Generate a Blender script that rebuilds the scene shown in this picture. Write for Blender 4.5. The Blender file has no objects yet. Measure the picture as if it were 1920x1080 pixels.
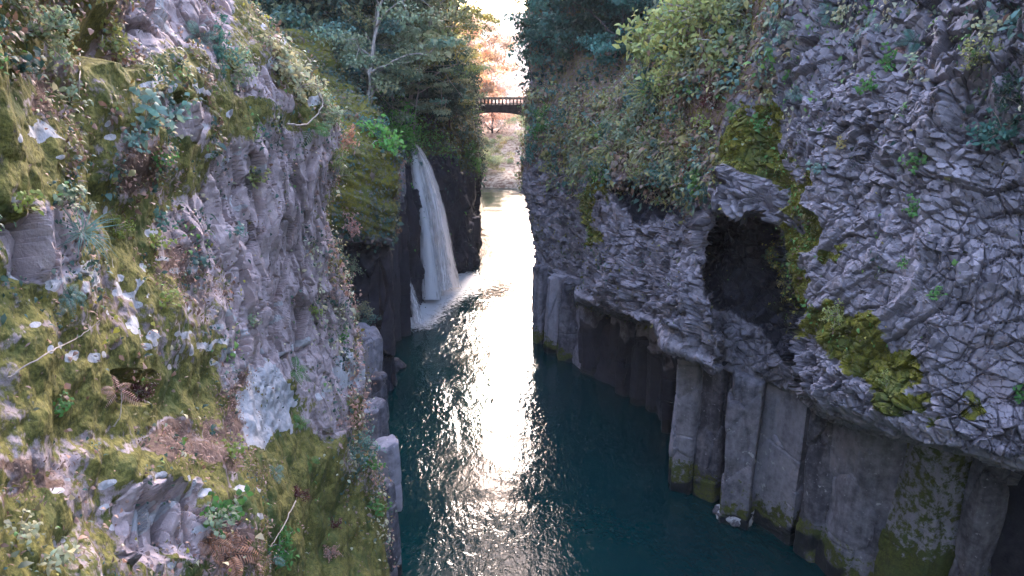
import bpy, math, random
import numpy as np
from mathutils import Vector, Matrix, Euler

random.seed(7)
RNG = np.random.default_rng(11)
S = bpy.context.scene
COL = S.collection

# ------------------------------------------------------------------ camera model
F = 1400.0
PITCH = math.radians(17.5)
CH = 18.0
SP, CP = math.sin(PITCH), math.cos(PITCH)

def unproj(px, py, t):
    px = np.asarray(px, float); py = np.asarray(py, float); t = np.asarray(t, float)
    u = (px - 960) / F; v = (540 - py) / F
    return np.stack([u * t, (CP + v * SP) * t, CH + (-SP + v * CP) * t], -1)

def proj(P):
    P = np.asarray(P, float)
    dz = CH - P[..., 2]
    t = P[..., 1] * CP + dz * SP
    v = (P[..., 1] * SP - dz * CP) / t
    u = P[..., 0] / t
    return 960 + u * F, 540 - v * F, t

def water_t(py):
    v = (540 - py) / F
    return CH / (SP - v * CP)

# ------------------------------------------------------------------ noise
def _hash(ix, iy, iz, seed):
    h = (ix.astype(np.int64) * 374761393 + iy.astype(np.int64) * 668265263
         + iz.astype(np.int64) * 2147483647 + seed * 1274126177) & 0xFFFFFFFF
    h = ((h ^ (h >> 13)) * 1274126177) & 0xFFFFFFFF
    h = ((h ^ (h >> 16)) * 2246822519) & 0xFFFFFFFF
    h = (h ^ (h >> 15)) & 0xFFFFFF
    return h / float(0xFFFFFF)

def vnoise(P, seed=0):
    f = np.floor(P); i = f.astype(np.int64); w = P - f
    w = w * w * (3 - 2 * w)
    x, y, z = i[..., 0], i[..., 1], i[..., 2]
    r = 0
    for dx in (0, 1):
        wx = w[..., 0] if dx else 1 - w[..., 0]
        for dy in (0, 1):
            wy = w[..., 1] if dy else 1 - w[..., 1]
            for dz in (0, 1):
                wz = w[..., 2] if dz else 1 - w[..., 2]
                r = r + _hash(x + dx, y + dy, z + dz, seed) * wx * wy * wz
    return r * 2 - 1

def fbm(P, scale=1.0, octv=4, seed=0, gain=0.5):
    r = 0; a = 1.0; s = scale; n = 0
    for k in range(octv):
        r = r + a * vnoise(P * s + 13.7 * k, seed + k)
        n += a; a *= gain; s *= 2.03
    return r / n

def voronoi(P, seed=0, jit=0.9):
    f = np.floor(P).astype(np.int64)
    shp = P.shape[:-1]
    F1 = np.full(shp, 9.0); F2 = np.full(shp, 9.0)
    D = np.zeros(P.shape); ID = np.zeros(P.shape, np.int64)
    for dx in (-1, 0, 1):
        for dy in (-1, 0, 1):
            for dz in (-1, 0, 1):
                cx, cy, cz = f[..., 0] + dx, f[..., 1] + dy, f[..., 2] + dz
                ctr = np.stack([cx + .5 + jit * (_hash(cx, cy, cz, seed) - .5),
                                cy + .5 + jit * (_hash(cx, cy, cz, seed + 1) - .5),
                                cz + .5 + jit * (_hash(cx, cy, cz, seed + 2) - .5)], -1)
                d = P - ctr
                q = np.sqrt((d * d).sum(-1))
                m = q < F1
                F2 = np.where(m, F1, np.minimum(F2, q))
                F1 = np.where(m, q, F1)
                D = np.where(m[..., None], d, D)
                ID = np.where(m[..., None], np.stack([cx, cy, cz], -1), ID)
    x, y, z = ID[..., 0], ID[..., 1], ID[..., 2]
    R = np.stack([_hash(x, y, z, seed + 5 + k) for k in range(4)], -1)
    return F1, F2, D, R

def facets(P, size, amp, tilt, seed, crack=0.25):
    """broken-block relief: every cell a plane with a random height and lean"""
    F1, F2, D, R = voronoi(P / size, seed)
    h = (R[..., 0] - .5) * amp + ((R[..., 1:4] - .5) * D).sum(-1) * tilt * 2
    c = np.clip((F2 - F1) / .10, 0, 1)
    global LASTR
    LASTR = R[..., 3]
    return h - crack * amp * (1 - c) ** 2

def smooth(a, b, x):
    t = np.clip((x - a) / (b - a), 0, 1)
    return t * t * (3 - 2 * t)

def polymask(px, py, poly, feather=12.0):
    """soft inside mask of a polygon on the surface chart"""
    poly = np.asarray(poly, float)
    inside = np.zeros(px.shape, bool); d = np.full(px.shape, 1e9)
    n = len(poly)
    for k in range(n):
        x0, y0 = poly[k]; x1, y1 = poly[(k + 1) % n]
        cond = ((y0 > py) != (y1 > py))
        with np.errstate(divide='ignore', invalid='ignore'):
            xi = (x1 - x0) * (py - y0) / ((y1 - y0) if y1 != y0 else 1e-9) + x0
        inside ^= cond & (px < xi)
        ex, ey = x1 - x0, y1 - y0
        tt = np.clip(((px - x0) * ex + (py - y0) * ey) / (ex * ex + ey * ey + 1e-9), 0, 1)
        d = np.minimum(d, np.hypot(px - x0 - tt * ex, py - y0 - tt * ey))
    sd = np.where(inside, d, -d)
    return np.clip(.5 + sd / (2 * feather), 0, 1)

def ell(px, py, cx, cy, rx, ry, soft=.5):
    d = np.hypot((px - cx) / rx, (py - cy) / ry)
    return np.clip((1 + soft - d) / (2 * soft), 0, 1)

# ------------------------------------------------------------------ objects
def tag(o, label=None, cat=None, group=None, kind=None):
    if label: o['label'] = label
    if cat: o['category'] = cat
    if group: o['group'] = group
    if kind: o['kind'] = kind
    return o

def npmesh(name, V, Q, smooth_=True, attrs=None, T=None):
    """V (n,3); Q (m,4) quads; T (k,3) tris"""
    me = bpy.data.meshes.new(name)
    V = np.asarray(V, np.float32); nq = len(Q) if Q is not None else 0; nt = len(T) if T is not None else 0
    me.vertices.add(len(V)); me.vertices.foreach_set('co', V.ravel())
    idx = []; tot = []
    if nq: idx.append(np.asarray(Q, np.int32).ravel()); tot.append(np.full(nq, 4, np.int32))
    if nt: idx.append(np.asarray(T, np.int32).ravel()); tot.append(np.full(nt, 3, np.int32))
    idx = np.concatenate(idx); tot = np.concatenate(tot)
    me.loops.add(len(idx)); me.loops.foreach_set('vertex_index', idx)
    me.polygons.add(len(tot))
    st = np.zeros(len(tot), np.int32); st[1:] = np.cumsum(tot)[:-1]
    me.polygons.foreach_set('loop_start', st)
    me.polygons.foreach_set('use_smooth', np.full(len(tot), smooth_, bool))
    me.update(calc_edges=True)
    for k, a in (attrs or {}).items():
        at = me.attributes.new(k, 'FLOAT_COLOR', 'POINT')
        at.data.foreach_set('color', np.asarray(a, np.float32).ravel())
    return me

def link(name, me, mat=None, parent=None):
    o = bpy.data.objects.new(name, me); COL.objects.link(o)
    if mat is not None and len(me.materials) == 0: me.materials.append(mat)
    if parent is not None: o.parent = parent
    return o

def empty(name, loc=(0, 0, 0), rot=(0, 0, 0), sc=1):
    o = bpy.data.objects.new(name, None); COL.objects.link(o)
    o.location = loc; o.rotation_euler = rot; o.scale = (sc, sc, sc)
    o.empty_display_size = .3
    return o

def grid_quads(nr, nc, off=0):
    i = np.arange(nr - 1)[:, None] * nc + np.arange(nc - 1)[None, :]
    i = i.ravel() + off
    return np.stack([i, i + 1, i + nc + 1, i + nc], -1)

def catmull(A, n, axis, wts=None):
    """resample control array A along an axis to n samples (wts: share of samples per interval)"""
    A = np.moveaxis(np.asarray(A, float), axis, 0); m = len(A)
    x = np.linspace(0, m - 1, n) if wts is None else np.interp(np.linspace(0, 1, n), np.concatenate([[0], np.cumsum(wts)]) / np.sum(wts), np.arange(m)); k = np.clip(np.floor(x).astype(int), 0, m - 2); w = (x - k)
    g = lambda j: A[np.clip(j, 0, m - 1)]
    w = w.reshape((-1,) + (1,) * (A.ndim - 1))
    p0, p1, p2, p3 = g(k - 1), g(k), g(k + 1), g(k + 2)
    tau = .35
    m1 = tau * (p2 - p0); m2 = tau * (p3 - p1)
    r = (2 * w**3 - 3 * w**2 + 1) * p1 + (w**3 - 2 * w**2 + w) * m1 + (-2 * w**3 + 3 * w**2) * p2 + (w**3 - w**2) * m2
    return np.moveaxis(r, 0, axis)

def normals(P):
    du = np.gradient(P, axis=1); dv = np.gradient(P, axis=0)
    n = np.cross(du, dv)
    n /= np.linalg.norm(n, axis=-1, keepdims=True) + 1e-9
    return n

def blur(A, k=1, it=1):
    for _ in range(it):
        for ax in (0, 1):
            A = (np.roll(A, k, ax) + A * 2 + np.roll(A, -k, ax)) / 4
    return A

# ------------------------------------------------------------------ materials
def newmat(name):
    m = bpy.data.materials.new(name); m.use_nodes = True
    nt = m.node_tree; nt.nodes.clear()
    return m, nt

class NB:
    def __init__(s, nt): s.nt = nt
    def n(s, typ, **kw):
        nd = s.nt.nodes.new(typ)
        for k, v in kw.items(): setattr(nd, k, v)
        return nd
    def l(s, a, b): s.nt.links.new(a, b)
    def noise(s, vec, scale, detail=4, rough=.55, dist=0):
        nd = s.n('ShaderNodeTexNoise'); nd.inputs['Scale'].default_value = scale
        nd.inputs['Detail'].default_value = detail; nd.inputs['Roughness'].default_value = rough
        nd.inputs['Distortion'].default_value = dist
        s.l(vec, nd.inputs['Vector']); return nd.outputs['Fac']
    def math(s, op, a, b=None, c=None, clamp=False):
        nd = s.n('ShaderNodeMath', operation=op); nd.use_clamp = clamp
        for i, x in enumerate((a, b, c)):
            if x is None: continue
            if isinstance(x, (int, float)): nd.inputs[i].default_value = x
            else: s.l(x, nd.inputs[i])
        return nd.outputs[0]
    def step(s, x, a, b):
        nd = s.n('ShaderNodeMapRange'); nd.interpolation_type = 'SMOOTHSTEP'
        s.l(x, nd.inputs['Value']); nd.inputs['From Min'].default_value = a; nd.inputs['From Max'].default_value = b
        return nd.outputs['Result']
    def mix(s, fac, a, b, mode='MIX'):
        nd = s.n('ShaderNodeMix', data_type='RGBA', blend_type=mode)
        for sock, x in ((nd.inputs['Factor'], fac), (nd.inputs[6], a), (nd.inputs[7], b)):
            if isinstance(x, (int, float)): sock.default_value = x
            elif isinstance(x, tuple): sock.default_value = (*x, 1) if len(x) == 3 else x
            else: s.l(x, sock)
        return nd.outputs[2]
    def sep(s, c):
        nd = s.n('ShaderNodeSeparateColor'); s.l(c, nd.inputs[0]); return nd.outputs

def rock_mat(name, dark=(.10, .095, .125), light=(.29, .27, .33), moss1=(.055, .06, .012), moss2=(.20, .19, .03), scale=1.0, bump=.5, block=True):
    """masks attribute: R moss, G pale lichen, B brown litter, A wet"""
    m, nt = newmat(name); b = NB(nt)
    g = b.n('ShaderNodeNewGeometry'); pos = g.outputs['Position']
    at = b.n('ShaderNodeAttribute'); at.attribute_name = 'masks'
    ch = b.sep(at.outputs['Color']); wet = at.outputs['Alpha']
    n1 = b.noise(pos, .9 * scale, 6, .6); n2 = b.noise(pos, 5 * scale, 6, .65); n3 = b.noise(pos, 22 * scale, 4, .6)
    ta = b.n('ShaderNodeAttribute'); ta.attribute_name = 'tone'; tone = b.sep(ta.outputs['Color'])[0]
    ms = b.n('ShaderNodeMapping'); ms.inputs['Scale'].default_value = (1, 1, .12); b.l(pos, ms.inputs[0])
    n4 = b.noise(ms.outputs[0], 3.5 * scale, 5, .6)
    f = b.math('ADD', b.math('MULTIPLY', n1, .45), b.math('MULTIPLY', n2, .45))
    f = b.math('ADD', f, b.math('ADD', b.math('MULTIPLY', tone, .28), b.math('MULTIPLY', n4, .06 if block else .36)))
    if not block: f = b.math('SUBTRACT', f, .20)
    c = b.mix(b.step(f, .32, .80), dark, light)
    c = b.mix(b.math('MULTIPLY', b.step(n1, .55, .75), .5), c, (light[0] * .95, light[1] * .83, light[2] * .80))
    # white lichen specks all over bare rock
    sp = b.step(b.noise(pos, 9 * scale, 3, .5), .66, .72)
    c = b.mix(b.math('MULTIPLY', sp, .45), c, (.50, .48, .52))
    # brown litter
    lf = b.step(b.math('ADD', ch[2], b.math('MULTIPLY', b.math('SUBTRACT', n2, .5), .9)), .38, .62)
    c = b.mix(lf, c, b.mix(n3, (.07, .045, .035), (.24, .15, .12)))
    # moss
    mf = b.step(b.math('ADD', ch[0], b.math('MULTIPLY', b.math('SUBTRACT', n2, .5), 1.1)), .42, .60)
    mc = b.mix(b.step(b.math('ADD', b.math('MULTIPLY', n2, .5), b.math('MULTIPLY', n3, .5)), .36, .66), moss1, moss2)
    mc = b.mix(b.step(n1, .45, .7), mc, (.06, .085, .022))
    c = b.mix(mf, c, mc)
    # lichen
    nl = b.noise(pos, 3.2 * scale, 5, .55)
    gf = b.step(b.math('ADD', ch[1], b.math('MULTIPLY', b.math('SUBTRACT', nl, .5), 1.3)), .50, .56)
    c = b.mix(gf, c, b.mix(n3, (.36, .35, .37), (.55, .54, .56)))
    # dark stone: water-soaked rock, and painted shade in recesses
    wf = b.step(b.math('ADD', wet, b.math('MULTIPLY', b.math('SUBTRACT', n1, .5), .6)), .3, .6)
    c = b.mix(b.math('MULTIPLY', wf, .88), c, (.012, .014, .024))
    bs = b.n('ShaderNodeBsdfPrincipled')
    b.l(c, bs.inputs['Base Color'])
    b.l(b.math('SUBTRACT', .88, b.math('MULTIPLY', wf, .28)), bs.inputs['Roughness'])
    b.l(b.math('SUBTRACT', .35, b.math('MULTIPLY', wf, .25)), bs.inputs['Specular IOR Level'])
    h = b.math('ADD', b.math('MULTIPLY', n2, .6), b.math('MULTIPLY', n3, .4))
    bp = b.n('ShaderNodeBump'); bp.inputs['Strength'].default_value = bump; bp.inputs['Distance'].default_value = .05
    b.l(h, bp.inputs['Height']); b.l(bp.outputs[0], bs.inputs['Normal'])
    o = b.n('ShaderNodeOutputMaterial'); b.l(bs.outputs[0], o.inputs[0])
    return m

def leaf_mat(name, col, var=.5, trans=.35, rough=.6):
    """attribute lc: rgb multiplies the leaf colour"""
    m, nt = newmat(name); b = NB(nt)
    at = b.n('ShaderNodeAttribute'); at.attribute_name = 'lc'
    c = b.mix(1.0, col, at.outputs['Color'], 'MULTIPLY')
    bs = b.n('ShaderNodeBsdfPrincipled'); b.l(c, bs.inputs['Base Color'])
    bs.inputs['Roughness'].default_value = rough
    bs.inputs['Specular IOR Level'].default_value = .4
    tr = b.n('ShaderNodeBsdfTranslucent'); b.l(c, tr.inputs['Color'])
    mx = b.n('ShaderNodeMixShader'); mx.inputs[0].default_value = trans
    b.l(bs.outputs[0], mx.inputs[1]); b.l(tr.outputs[0], mx.inputs[2])
    o = b.n('ShaderNodeOutputMaterial'); b.l(mx.outputs[0], o.inputs[0])
    return m

def bark_mat(name, c1, c2):
    m, nt = newmat(name); b = NB(nt)
    g = b.n('ShaderNodeTexCoord'); mp = b.n('ShaderNodeMapping'); mp.inputs['Scale'].default_value = (1, 1, .25)
    b.l(g.outputs['Object'], mp.inputs[0])
    n = b.noise(mp.outputs[0], 6, 5, .6)
    bs = b.n('ShaderNodeBsdfPrincipled'); b.l(b.mix(b.step(n, .35, .65), c1, c2), bs.inputs['Base Color'])
    bs.inputs['Roughness'].default_value = .9
    bp = b.n('ShaderNodeBump'); bp.inputs['Strength'].default_value = .5; bp.inputs['Distance'].default_value = .05
    b.l(n, bp.inputs['Height']); b.l(bp.outputs[0], bs.inputs['Normal'])
    o = b.n('ShaderNodeOutputMaterial'); b.l(bs.outputs[0], o.inputs[0])
    return m

M = {}
M['rock_left'] = rock_mat('mossy_lavender_rock', (.10, .078, .080), (.52, .42, .425), (.06, .06, .015), (.25, .22, .055), 1.6, .7)
M['rock_right'] = rock_mat('grey_basalt', (.042, .038, .046), (.33, .30, .335), (.06, .062, .01), (.22, .20, .02), 1.0, .6)
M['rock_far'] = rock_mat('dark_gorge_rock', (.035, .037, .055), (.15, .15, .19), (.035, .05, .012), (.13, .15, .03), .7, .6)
M['column'] = rock_mat('basalt_column_stone', (.05, .047, .058), (.34, .32, .365), (.035, .04, .01), (.10, .11, .02), .8, .5, False)
M['soil'] = rock_mat('forest_soil', (.03, .03, .02), (.07, .06, .04), (.03, .04, .012), (.07, .09, .02), .5, .5)
M['shore'] = rock_mat('pale_shore', (.42, .39, .34), (.60, .57, .50), (.14, .15, .06), (.25, .25, .12), .3, .5)  # lightened so that the colour carries the distant haze
M['bark_pale'] = bark_mat('pale_bark', (.22, .19, .17), (.42, .38, .34))
M['bark_dark'] = bark_mat('dark_bark', (.035, .03, .03), (.10, .085, .08))
M['twig'] = bark_mat('dry_twig', (.25, .20, .17), (.50, .43, .38))

LEAFC = {
    'teal': (.08, .19, .15), 'dark': (.05, .10, .07), 'olive': (.26, .28, .10), 'grey_green': (.26, .33, .20),
    'lime': (.22, .28, .06), 'bright': (.08, .21, .05), 'rust': (.42, .22, .14), 'orange': (.72, .50, .36), 'gold': (.52, .44, .18),
    'pinkish': (.52, .30, .25), 'pale': (.42, .42, .25), 'yellowgreen': (.36, .40, .13), 'blue_green': (.14, .25, .21), 'maroon': (.12, .035, .035), 'far_pink': (.78, .62, .54), 'far_green': (.45, .50, .30), 'fresh': (.15, .38, .08),  # far_ tints: distant haze and backlight put into the leaf colour
}
for k, c in LEAFC.items(): M['leaf_' + k] = leaf_mat('leaf_' + k, c, trans=.65 if k[:3] in ('far', 'ora', 'gol') else .35)

# ------------------------------------------------------------------ leaves and tubes
def leaf_geo(P, D, N, L, Wd, colr, fold=.25, curl=.15):
    """n leaves: base P, direction D, up N (all n,3), length L, width Wd -> verts, tris, colours (6 verts each)"""
    n = len(P)
    D = D / (np.linalg.norm(D, axis=-1, keepdims=True) + 1e-9)
    Sd = np.cross(D, N); Sd /= np.linalg.norm(Sd, axis=-1, keepdims=True) + 1e-9
    U = np.cross(Sd, D)
    L = L[:, None]; Wd = Wd[:, None]
    v0 = P; v5 = P + D * L - U * L * curl * 1.4
    m1 = P + D * L * .38; m2 = P + D * L * .70 - U * L * curl * .4
    a = m1 + Sd * Wd * .5 + U * Wd * fold; b_ = m1 - Sd * Wd * .5 + U * Wd * fold
    c = m2 + Sd * Wd * .36 + U * Wd * fold * .6; d = m2 - Sd * Wd * .36 + U * Wd * fold * .6
    V = np.stack([v0, a, b_, c, d, v5], 1).reshape(-1, 3)
    k = (np.arange(n) * 6)[:, None]
    T = np.concatenate([k + [0, 1, 2], k + [1, 3, 4], k + [1, 4, 2], k + [3, 5, 4]], 0)
    C = np.repeat(colr, 6, 0)
    return V, T, C

def rand_dirs(n):
    v = RNG.normal(size=(n, 3)); return v / np.linalg.norm(v, axis=-1, keepdims=True)

def tint(n, lo=.55, hi=1.45, hue=.15):
    b = RNG.uniform(lo, hi, (n, 1)); h = RNG.normal(0, hue, (n, 1))
    c = np.concatenate([b * (1 + h), b, b * (1 - h * .6), np.ones((n, 1))], 1)
    return np.clip(c, .05, 3)

class Tubes:
    def __init__(s): s.V = []; s.Q = []; s.n = 0
    def add(s, pts, rad, sides=7):
        pts = np.asarray(pts, float); rad = np.asarray(rad, float) * np.ones(len(pts))
        T = np.gradient(pts, axis=0); T /= np.linalg.norm(T, axis=1, keepdims=True) + 1e-9
        ref = np.array([.31, .87, .12]) if abs(T[0][1]) < .8 else np.array([1., 0, 0])
        A = np.cross(T, ref); A /= np.linalg.norm(A, axis=1, keepdims=True) + 1e-9
        B = np.cross(T, A)
        th = np.linspace(0, 2 * np.pi, sides, endpoint=False)
        R = pts[:, None] + rad[:, None, None] * (A[:, None] * np.cos(th)[None, :, None] + B[:, None] * np.sin(th)[None, :, None])
        s.V.append(R.reshape(-1, 3))
        for i in range(len(pts) - 1):
            for k in range(sides):
                a = s.n + i * sides + k; b = s.n + i * sides + (k + 1) % sides
                s.Q.append((a, b, b + sides, a + sides))
        s.n += len(pts) * sides
    def mesh(s, name): return npmesh(name, np.concatenate(s.V), np.array(s.Q))

def curve_pts(p0, p1, n, wob, sag=0):
    p0 = np.array(p0, float); p1 = np.array(p1, float)
    t = np.linspace(0, 1, n)[:, None]; L = np.linalg.norm(p1 - p0)
    off = np.cumsum(RNG.normal(0, wob * L / n, (n, 3)), 0); off -= off[-1] * t
    off[:, 2] += sag * L * (t[:, 0] * (1 - t[:, 0])) * 4
    return p0 + (p1 - p0) * t + off

# ================================================================== CLIFFS
def masks_arr(*a):
    return np.stack([np.clip(x, 0, 1) for x in a], -1)

def closed_solid(P, away):
    """front grid P plus a coarse back sheet pushed by `away`; returns V, Q (closed)"""
    nr, nc = P.shape[:2]
    V = [P.reshape(-1, 3)]; Q = [grid_quads(nr, nc)]
    off = nr * nc
    # boundary loop
    top = [(0, j) for j in range(nc)]; right = [(i, nc - 1) for i in range(1, nr)]
    bot = [(nr - 1, j) for j in range(nc - 2, -1, -1)]; left = [(i, 0) for i in range(nr - 2, 0, -1)]
    loop = np.array(top + right + bot + left); li = loop[:, 0] * nc + loop[:, 1]
    LP = P[loop[:, 0], loop[:, 1]] + away
    ctr = LP.mean(0) + np.array(away) * .3
    V.append(LP); V.append(ctr[None])
    n = len(loop); k = np.arange(n); k2 = (k + 1) % n
    Q.append(np.stack([li[k2], li[k], off + k, off + k2], -1))
    T = np.stack([off + k2, off + k, np.full(n, off + n)], -1)
    return np.concatenate(V), np.concatenate(Q), T

def build_cliff(name, ctrl, nr, nc, disp, maskf, mat, away, label, wr=None, wc=None, push=None):
    global TONE
    C = catmull(catmull(np.array(ctrl, float), nr, 0, wr), nc, 1, wc); TONE = np.full(C.shape[:2], .5)
    px, py, t = C[..., 0], C[..., 1], C[..., 2]
    if push is not None: t = t + push(px, py)
    P = unproj(px, py, t)
    N = normals(P)
    cam = np.array([0, 0, CH]) - P
    if (N * cam).sum() < 0: N = -N
    Nb = blur(N, 2, 6); Nb /= np.linalg.norm(Nb, axis=-1, keepdims=True)
    h = disp(P, px, py, t)
    cd = cam / np.linalg.norm(cam, axis=-1, keepdims=True)
    Dd = Nb + .6 * cd + np.array([0, 0, .25]); Dd /= np.linalg.norm(Dd, axis=-1, keepdims=True)
    P2 = P + Dd * h[..., None]
    mk = maskf(P2, px, py, t)
    V, Q, T = closed_solid(P2, np.array(away, float))
    att = np.zeros((len(V), 4), np.float32); att[:nr * nc] = mk.reshape(-1, 4)
    tn = np.full((len(V), 4), .5, np.float32); tn[:nr * nc, 0] = TONE.ravel()
    me = npmesh(name, V, Q, False, {'masks': att, 'tone': tn}, T)
    o = link(name, me, mat); tag(o, label, None, None, 'structure')
    N2 = normals(P2)
    if (N2 * cam).sum() < 0: N2 = -N2
    area = np.linalg.norm(np.cross(np.gradient(P2, axis=1), np.gradient(P2, axis=0)), axis=-1)
    return dict(o=o, P=P2, N=N2, Nb=Nb, px=px, py=py, area=area, masks=mk, h=h)

interp = np.interp

# ---- near left cliff
LY = [-700, -400, -150, 0, 90, 170, 270, 340, 400, 450, 520, 580, 640, 700, 760, 820, 880, 950, 1020, 1100, 1250, 1500, 1900]
LE = [240, 290, 385, 460, 538, 590, 622, 614, 602, 622, 636, 648, 662, 664, 664, 676, 694, 712, 716, 718, 720, 723, 728]
LT = [17, 16.5, 16, 16.5, 17, 18, 19, 19, 18.6, 19.5, 20, 20.5, 21, 21, 20.8, 20.8, 21, 21.5, 21.5, 21, 20.5, 19.5, 18]
ctrl = []
for y, e, te in zip(LY, LE, LT):
    low = 1 - .10 * smooth(700, 1100, y)
    row = []
    for px_, tt in ((-1500, 2.2), (-700, 3.0), (-250, 4.3), (0, 5.6), (150, 7.2), (300, 9.3), (430, 12.0)):
        f = px_ if px_ < 0 else px_ * e / 700 * 1.02 + 0
        row.append((f, y, tt * low * (1 + .02 * math.sin(y * .013 + px_ * .01))))
    row += [(e * .80, y, te * .80), (e * .93, y, te * .92), (e, y, te), (e + 2, y, te + 1.2), (e - 25, y, te + 3.5), (e - 160, y, te + 6)]
    ctrl.append(row)

LM_MOSS = [([(0, 620), (150, 640), (260, 650), (420, 690), (425, 760), (400, 820), (200, 800), (0, 850)], 25),
           ([(0, 380), (60, 400), (80, 560), (0, 640)], 30),
           ([(170, 400), (300, 330), (330, 480), (380, 560), (260, 600), (170, 500)], 30),
           ([(440, 830), (620, 790), (640, 880), (740, 930), (740, 1300), (540, 1300), (430, 1000), (420, 900)], 20),
           ([(120, 850), (400, 870), (420, 940), (300, 930), (150, 920)], 20),
           ([(260, 160), (460, 170), (520, 230), (350, 240)], 25),
           ([(640, 430), (690, 640), (660, 640), (640, 560)], 12),
           ([(0, 880), (100, 900), (110, 1000), (0, 1020)], 25),
           ([(100, 60), (200, 50), (260, 160), (100, 200)], 40)]
LM_LICH = [([(430, 705), (480, 690), (525, 690), (540, 745), (530, 800), (500, 830), (450, 835), (435, 780)], 9),
           ([(205, 560), (245, 510), (240, 590)], 10), ([(85, 550), (150, 495), (160, 520), (110, 560)], 10),
           ([(230, 610), (270, 600), (270, 650), (215, 640)], 8), ([(320, 605), (345, 600), (340, 640), (315, 630)], 8),
           ([(355, 655), (400, 640), (425, 650), (420, 700), (400, 670)], 9),
           ([(60, 215), (100, 210), (130, 260), (80, 250)], 12), ([(280, 0), (320, 0), (320, 80), (290, 70)], 14),
           ([(350, 155), (380, 155), (380, 180), (350, 180)], 8), ([(240, 980), (330, 930), (350, 935), (260, 1000)], 8),
           ([(510, 800), (545, 795), (530, 830)], 6), ([(430, 380), (460, 390), (450, 420)], 8),
           ([(590, 700), (660, 640), (680, 700), (640, 740)], 20)]
LM_BROWN = [([(180, 710), (275, 700), (275, 760), (190, 760)], 12), ([(210, 850), (330, 800), (480, 860), (480, 920), (300, 890)], 20),
            ([(0, 880), (100, 870), (110, 920), (0, 950)], 20), ([(180, 290), (300, 290), (300, 360), (190, 340)], 25),
            ([(280, 470), (370, 450), (380, 560), (300, 560)], 25), ([(360, 980), (480, 980), (480, 1080), (350, 1080)], 25),
            ([(380, 720), (430, 700), (440, 830), (400, 840)], 12), ([(80, 120), (130, 110), (130, 200), (90, 200)], 20)]
L_ROCK = [([(440, 270), (625, 260), (600, 400), (640, 470), (650, 600), (680, 700), (640, 760), (610, 800), (590, 700), (430, 700), (430, 500), (330, 420), (400, 380)], 30),
          ([(200, 960), (350, 930), (360, 1060), (210, 1040)], 12), ([(20, 420), (130, 400), (100, 540), (20, 520)], 20),
          ([(455, 135), (530, 135), (530, 190), (460, 185)], 10), ([(220, 0), (420, 0), (400, 90), (250, 70)], 35), ([(300, 200), (370, 190), (380, 260), (310, 260)], 15)]

def pm(px, py, L):
    r = 0
    wx = 26 * vnoise(np.stack([px / 38., py / 38., px * 0], -1), 61) + 12 * vnoise(np.stack([px / 14., py / 14., px * 0], -1), 62)
    wy = 26 * vnoise(np.stack([px / 38., py / 38., px * 0], -1), 63) + 12 * vnoise(np.stack([px / 14., py / 14., px * 0], -1), 64)
    for poly, f in L: r = np.maximum(r, polymask(px + wx, py + wy, poly, f))
    return r

_r = random.Random(5)
LSPOT = [(_r.uniform(30, 430), _r.uniform(470, 690), _r.uniform(5, 15), _r.uniform(5, 13)) for _ in range(34)] + \
        [(_r.uniform(430, 690), _r.uniform(560, 800), _r.uniform(3, 9), _r.uniform(4, 10)) for _ in range(30)] + \
        [(_r.uniform(30, 600), _r.uniform(20, 470), _r.uniform(4, 14), _r.uniform(4, 11)) for _ in range(30)] + \
        [(_r.uniform(60, 560), _r.uniform(900, 1080), _r.uniform(4, 12), _r.uniform(4, 10)) for _ in range(16)]
def dispL(P, px, py, t):
    rock = pm(px, py, L_ROCK)
    h = .42 * fbm(P, .45, 3, 3) + .22 * fbm(P, 1.3, 3, 5)
    # rounded mossy lumps
    F1, F2, D, R = voronoi(P / .55, 21)
    h = h + (1 - rock) * .09 * (1 - F1 ** 2 * 1.4)
    h = h + .05 * fbm(P, 6, 3, 8) * (1 - rock * .3)
    # broken vertical ribs where the stone is bare
    Ps = P * np.array([1, 1, .38])
    global TONE
    h = h + rock * facets(Ps, .50, .24, .26, 31, .7); TONE = .3 + .35 * LASTR
    h = h + rock * facets(Ps, .20, .07, .10, 41, .6); TONE = TONE + .35 * (LASTR - .3)
    # ledges of the mossy lower corner: downward running flutes
    fl = polymask(px, py, [(500, 880), (640, 840), (740, 930), (740, 1300), (500, 1300)], 30)
    h = h + fl * .12 * vnoise(np.stack([px / 16., py / 120., px * 0], -1), 77)
    h = h + .14 * polymask(px, py, [(120, 860), (400, 860), (430, 960), (130, 950)], 30)
    h = h - .15 * polymask(px, py, [(200, 955), (350, 945), (360, 1030), (210, 1060)], 14)
    h = h - .4 * polymask(px, py, [(190, 710), (272, 705), (272, 760), (190, 755)], 12)
    h = h - .6 * polymask(px, py, [(120, 40), (230, 40), (250, 110), (150, 100)], 25)
    return h

def maskL(P, px, py, t):
    rock = pm(px, py, L_ROCK)
    moss = np.maximum(pm(px, py, LM_MOSS), .62 + .22 * fbm(P, .9, 2, 55) - .8 * rock)
    moss = moss * (1 - .6 * rock) + 0 * t
    lich = np.maximum(pm(px, py, LM_LICH) * .85, .22)
    for cx_, cy_, rx_, ry_ in LSPOT: lich = np.maximum(lich, .8 * ell(px, py, cx_, cy_, rx_, ry_, .4))
    brown = np.maximum(pm(px, py, LM_BROWN) * .9, .46 + .25 * fbm(P, .8, 2, 66) - .5 * rock)
    moss = moss - .4 * pm(px, py, LM_BROWN)
    return masks_arr(moss, lich, brown, 0 * t)

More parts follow.
